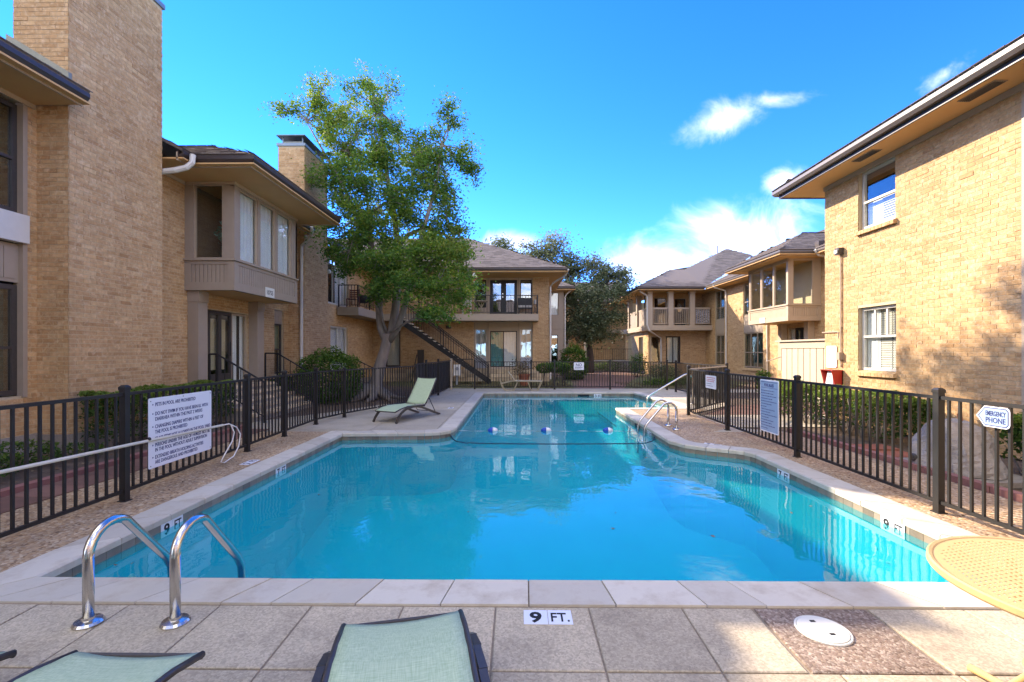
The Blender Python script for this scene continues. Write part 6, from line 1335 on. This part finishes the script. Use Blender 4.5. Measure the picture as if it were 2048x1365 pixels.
for a in (92, 182, 272, 2):
    c, s = math.cos(rad(a)), math.sin(rad(a)); mb = MB(); mb.tube([(tx + c * .34, ty + s * .34, tz - .03), (tx + c * .20, ty + s * .20, .45), (tx + c * .18, ty + s * .18, .28), (tx + c * .34, ty + s * .34, .06), (tx + c * .52, ty + s * .52, .035)], .019, 8); mb.build('leg', 'tan_metal', tb, smooth=True)
mb = MB(); mb.lathe([(.2, .30), (.215, .31), (.2, .32), (.185, .31), (.2, .30)], (tx, ty, 0), 24); mb.build('brace_ring', 'tan_metal', tb)

# ================================================================== SMALLER THINGS IN THE BEDS AND ON THE BALCONIES
rk = thing('rock_cover', 'hollow grey fake rock pump cover on a thin concrete slab beside the hedge', 'rock', (6.1, 6.4, 0))
mb = MB(); rows_, cols_ = 9, 20
for i in range(rows_ + 1):
    f = i / rows_; z = .06 + .64 * f
    for k in range(cols_):
        a = 2 * math.pi * k / cols_; sq = 1 / max(abs(math.cos(a)), abs(math.sin(a))) ** .55; r = (.47 - .20 * f ** 1.7) * sq * (1 + .10 * math.sin(a * 3 + f * 4) + .05 * math.sin(a * 7 + f * 9)) * (1 if i < rows_ else .8)
        mb.v.append((6.12 + r * .86 * math.cos(a) + .02 * f, 6.36 + r * math.sin(a) + .16 * f, z + .03 * math.sin(a * 2 + 1) * f))
for i in range(rows_):
    for k in range(cols_): a, b = i * cols_ + k, i * cols_ + (k + 1) % cols_; mb.f.append((a, b, b + cols_, a + cols_)); mb.t.append(0)
mb.f.append(tuple(rows_ * cols_ + k for k in range(cols_))); mb.t.append(0); mb.build('shell', 'fake_rock', rk, smooth=False)
mb = MB(); mb.lathe([(0, 0), (.055, 0), (.055, .02), (.04, .03), (0, .03)], (0, 0, 0), 16); v = mb.build('vent_grille', 'bronze_metal', rk); v.matrix_basis = Matrix.Translation((5.72, 6.62, .17)) @ Matrix.Rotation(rad(-90), 4, 'Y')
mb = MB(); mb.tube([(6.3, 6.5, .68), (6.3, 6.52, .80), (6.3, 6.56, .83), (6.3, 6.58, .78), (6.3, 6.56, .70)], .008, 6); mb.build('rope_handle', 'terracotta', rk)
mb = MB(); mb.hexa([(5.72, 5.75, -.02), (6.65, 5.75, -.02), (6.65, 7.1, -.02), (5.80, 7.1, -.02)], [(5.72, 5.75, .05), (6.65, 5.75, .05), (6.65, 7.1, .05), (5.80, 7.1, .05)]); mb.build('slab', 'plinth', rk)
for i, (x, y) in enumerate(((6.15, 7.45), (6.25, 8.0))):
    mb = MB(); mb.box(x - .28, y - .22, -.02, x + .28, y + .22, .03); tag(mb.build('stepping_stone', 'terracotta'), ('flat terracotta stepping slab next to the fake rock', 'flat terracotta stepping slab below the middle of the sunlit hedge')[i], 'paving slab')
pt = thing('planter_pot', 'terracotta pot of dry stems beside the sliding door', 'planter', (.35, 22.6, 0)); mb = MB(); mb.lathe([(0, 0), (.20, 0), (.27, .48), (.30, .50), (.30, .56), (.25, .56), (.24, .5), (0, .5)], (.35, 22.6, -.02), 18); mb.build('pot', 'terracotta', pt, smooth=False)
mb = MB(); leaf_cloud(mb, [(.25 + R.gauss(0, .24), 22.7 + R.gauss(0, .2), .85 + R.gauss(0, .22)) for _ in range(500)], .11); mb.build('foliage', 'leaf_dry', pt, kind='stuff')
mt = thing('utility_meter', 'pale grey meter box on a stand under the black stair', 'meter box', (-2.95, 23.0, 0)); mb = MB(); mb.box(-3.2, 22.9, .45, -2.85, 23.1, 1.0); mb.build('box', 'white_paint', mt); mb = MB(); mb.box(-3.08, 22.97, -.03, -2.98, 23.03, .449); mb.build('stand', 'grey_box', mt); mb = MB(); mb.tube([(-3.02, 22.9, .8), (-3.02, 22.86, .8)], .09, 14); mb.build('dial', 'grey_box', mt)
up = thing('storage_panel', 'dark upright panel with a slanted brace leaning below the stair', 'panel', (-5.35, 25, 0)); mb = MB(); mb.box(-5.4, 24.6, -.03, -5.05, 24.66, 1.75); mb.build('panel', 'bronze_metal', up); mb = MB(); mb.beam((-5.72, 24.6, .0), (-5.42, 24.6, 1.5), .06, .05); mb.build('brace', 'bronze_metal', up)
ct = thing('bistro_table', 'small bistro table with splayed legs on the far balcony', 'table', (-1.95, 24.9, 3.68)); mb = MB(); mb.lathe([(0, .70), (.36, .70), (.38, .72), (.36, .74), (0, .74)], (-1.95, 24.9, 3.68), 24); mb.build('table_top', 'board_paint', ct)
for a in (30, 150, 270): mb = MB(); mb.tube([(-1.95 - .22 * math.cos(rad(a)), 24.9 - .22 * math.sin(rad(a)), 4.38), (-1.95, 24.9, 4.05), (-1.95 + .26 * math.cos(rad(a)), 24.9 + .26 * math.sin(rad(a)), 3.68)], .022, 6); mb.build('leg', 'tan_lounge', ct)
def chair(lab, x, y, z, mat, face=1, slat=4, arm=True):
    t = thing('chair', lab, 'chair', (x, y, z))
    for dx in (-.22, .22):
        mb = MB(); mb.box(x + dx - .018, y + .20, z, x + dx + .018, y + .24, z + .95); mb.build('leg', mat, t); mb = MB(); mb.box(x + dx - .018, y - .22, z, x + dx + .018, y - .18, z + .44); mb.build('leg', mat, t)
    for i in range(5): mb = MB(); mb.box(x - .23, y - .22 + i * .085, z + .44, x + .23, y - .145 + i * .085, z + .465); mb.build('slat', mat, t)
    for i in range(slat): mb = MB(); mb.box(x - .20, y + .205, z + .55 + i * .10, x + .20, y + .235, z + .62 + i * .10); mb.build('slat', mat, t)
    return t
chair('white slatted chair half hidden by leaves on the far balcony', -2.75, 24.95, 3.68, 'white_frame'); chair('reddish brown wooden chair on the corner balcony above the white door', -7.75, 21.4, 3.68, 'wood_red')
bq = thing('bench', 'dark bench with pale cushion under the right balcony window', 'bench', (.45, 25.2, 3.68)); mb = MB(); mb.box(.05, 25.0, 4.02, .85, 25.4, 4.08); mb.build('seat', 'black_metal', bq); mb = MB(); mb.box(.08, 25.02, 4.081, .82, 25.38, 4.2); mb.build('cushion', 'cushion', bq); mb = MB(); mb.box(.05, 25.40, 4.05, .85, 25.44, 4.65); mb.build('backrest', 'black_metal', bq)
for x in (.08, .78):
    mb = MB(); mb.box(x, 25.02, 3.68, x + .05, 25.38, 4.02); mb.build('leg', 'black_metal', bq)
ln_ = thing('lantern_stand', 'small lantern on a crossed wire stand at the balcony corner', 'lantern', (.98, 24.8, 3.68)); mb = MB(); mb.box(.88, 24.7, 4.22, 1.08, 24.9, 4.24); mb.tube([(.88, 24.7, 3.68), (1.08, 24.9, 4.22)], .01, 6); mb.tube([(1.08, 24.7, 3.68), (.88, 24.9, 4.22)], .01, 6); mb.build('stand', 'black_metal', ln_); mb = MB(); mb.lathe([(0, 0), (.07, 0), (.08, .15), (.05, .24), (0, .26)], (.98, 24.8, 4.24), 10); mb.build('lantern', 'cushion', ln_)
bf = thing('bird_feeder', 'tiny hanging house shaped bird feeder with red front under the far eave', 'bird feeder', (-2.25, 24.0, 5.3)); mb = MB(); mb.box(-2.38, 23.9, 5.35, -2.12, 24.1, 5.55); mb.build('house', 'ink_red', bf); mb = MB(); mb.prism([(-2.44, 23.85, 5.55), (-2.06, 23.85, 5.55), (-2.25, 23.85, 5.82)], (0, .3, 0)); mb.build('roof', 'white_paint', bf); mb = MB(); mb.box(-2.42, 23.86, 5.30, -2.08, 24.14, 5.345); mb.build('tray', 'white_paint', bf); mb = MB(); mb.tube([(-2.25, 24.0, 5.8), (-2.25, 24.0, 5.93)], .008, 5); mb.build('hanger', 'black_metal', bf)
gr = thing('patio_grill', 'low black covered grill at the end of the corner balcony', 'grill', (-7.5, 22.6, 3.68)); mb = MB(); mb.lathe([(0, .35), (.20, .37), (.30, .48), (.31, .55), (.26, .66), (.12, .74), (0, .75)], (-7.55, 22.3, 3.68), 16); mb.build('kettle', 'black_metal', gr, smooth=True)
for a in (90, 210, 330): mb = MB(); mb.tube([(-7.55 + .15 * math.cos(rad(a)), 22.3 + .15 * math.sin(rad(a)), 4.06), (-7.55 + .26 * math.cos(rad(a)), 22.3 + .26 * math.sin(rad(a)), 3.68)], .014, 6); mb.build('leg', 'black_metal', gr)
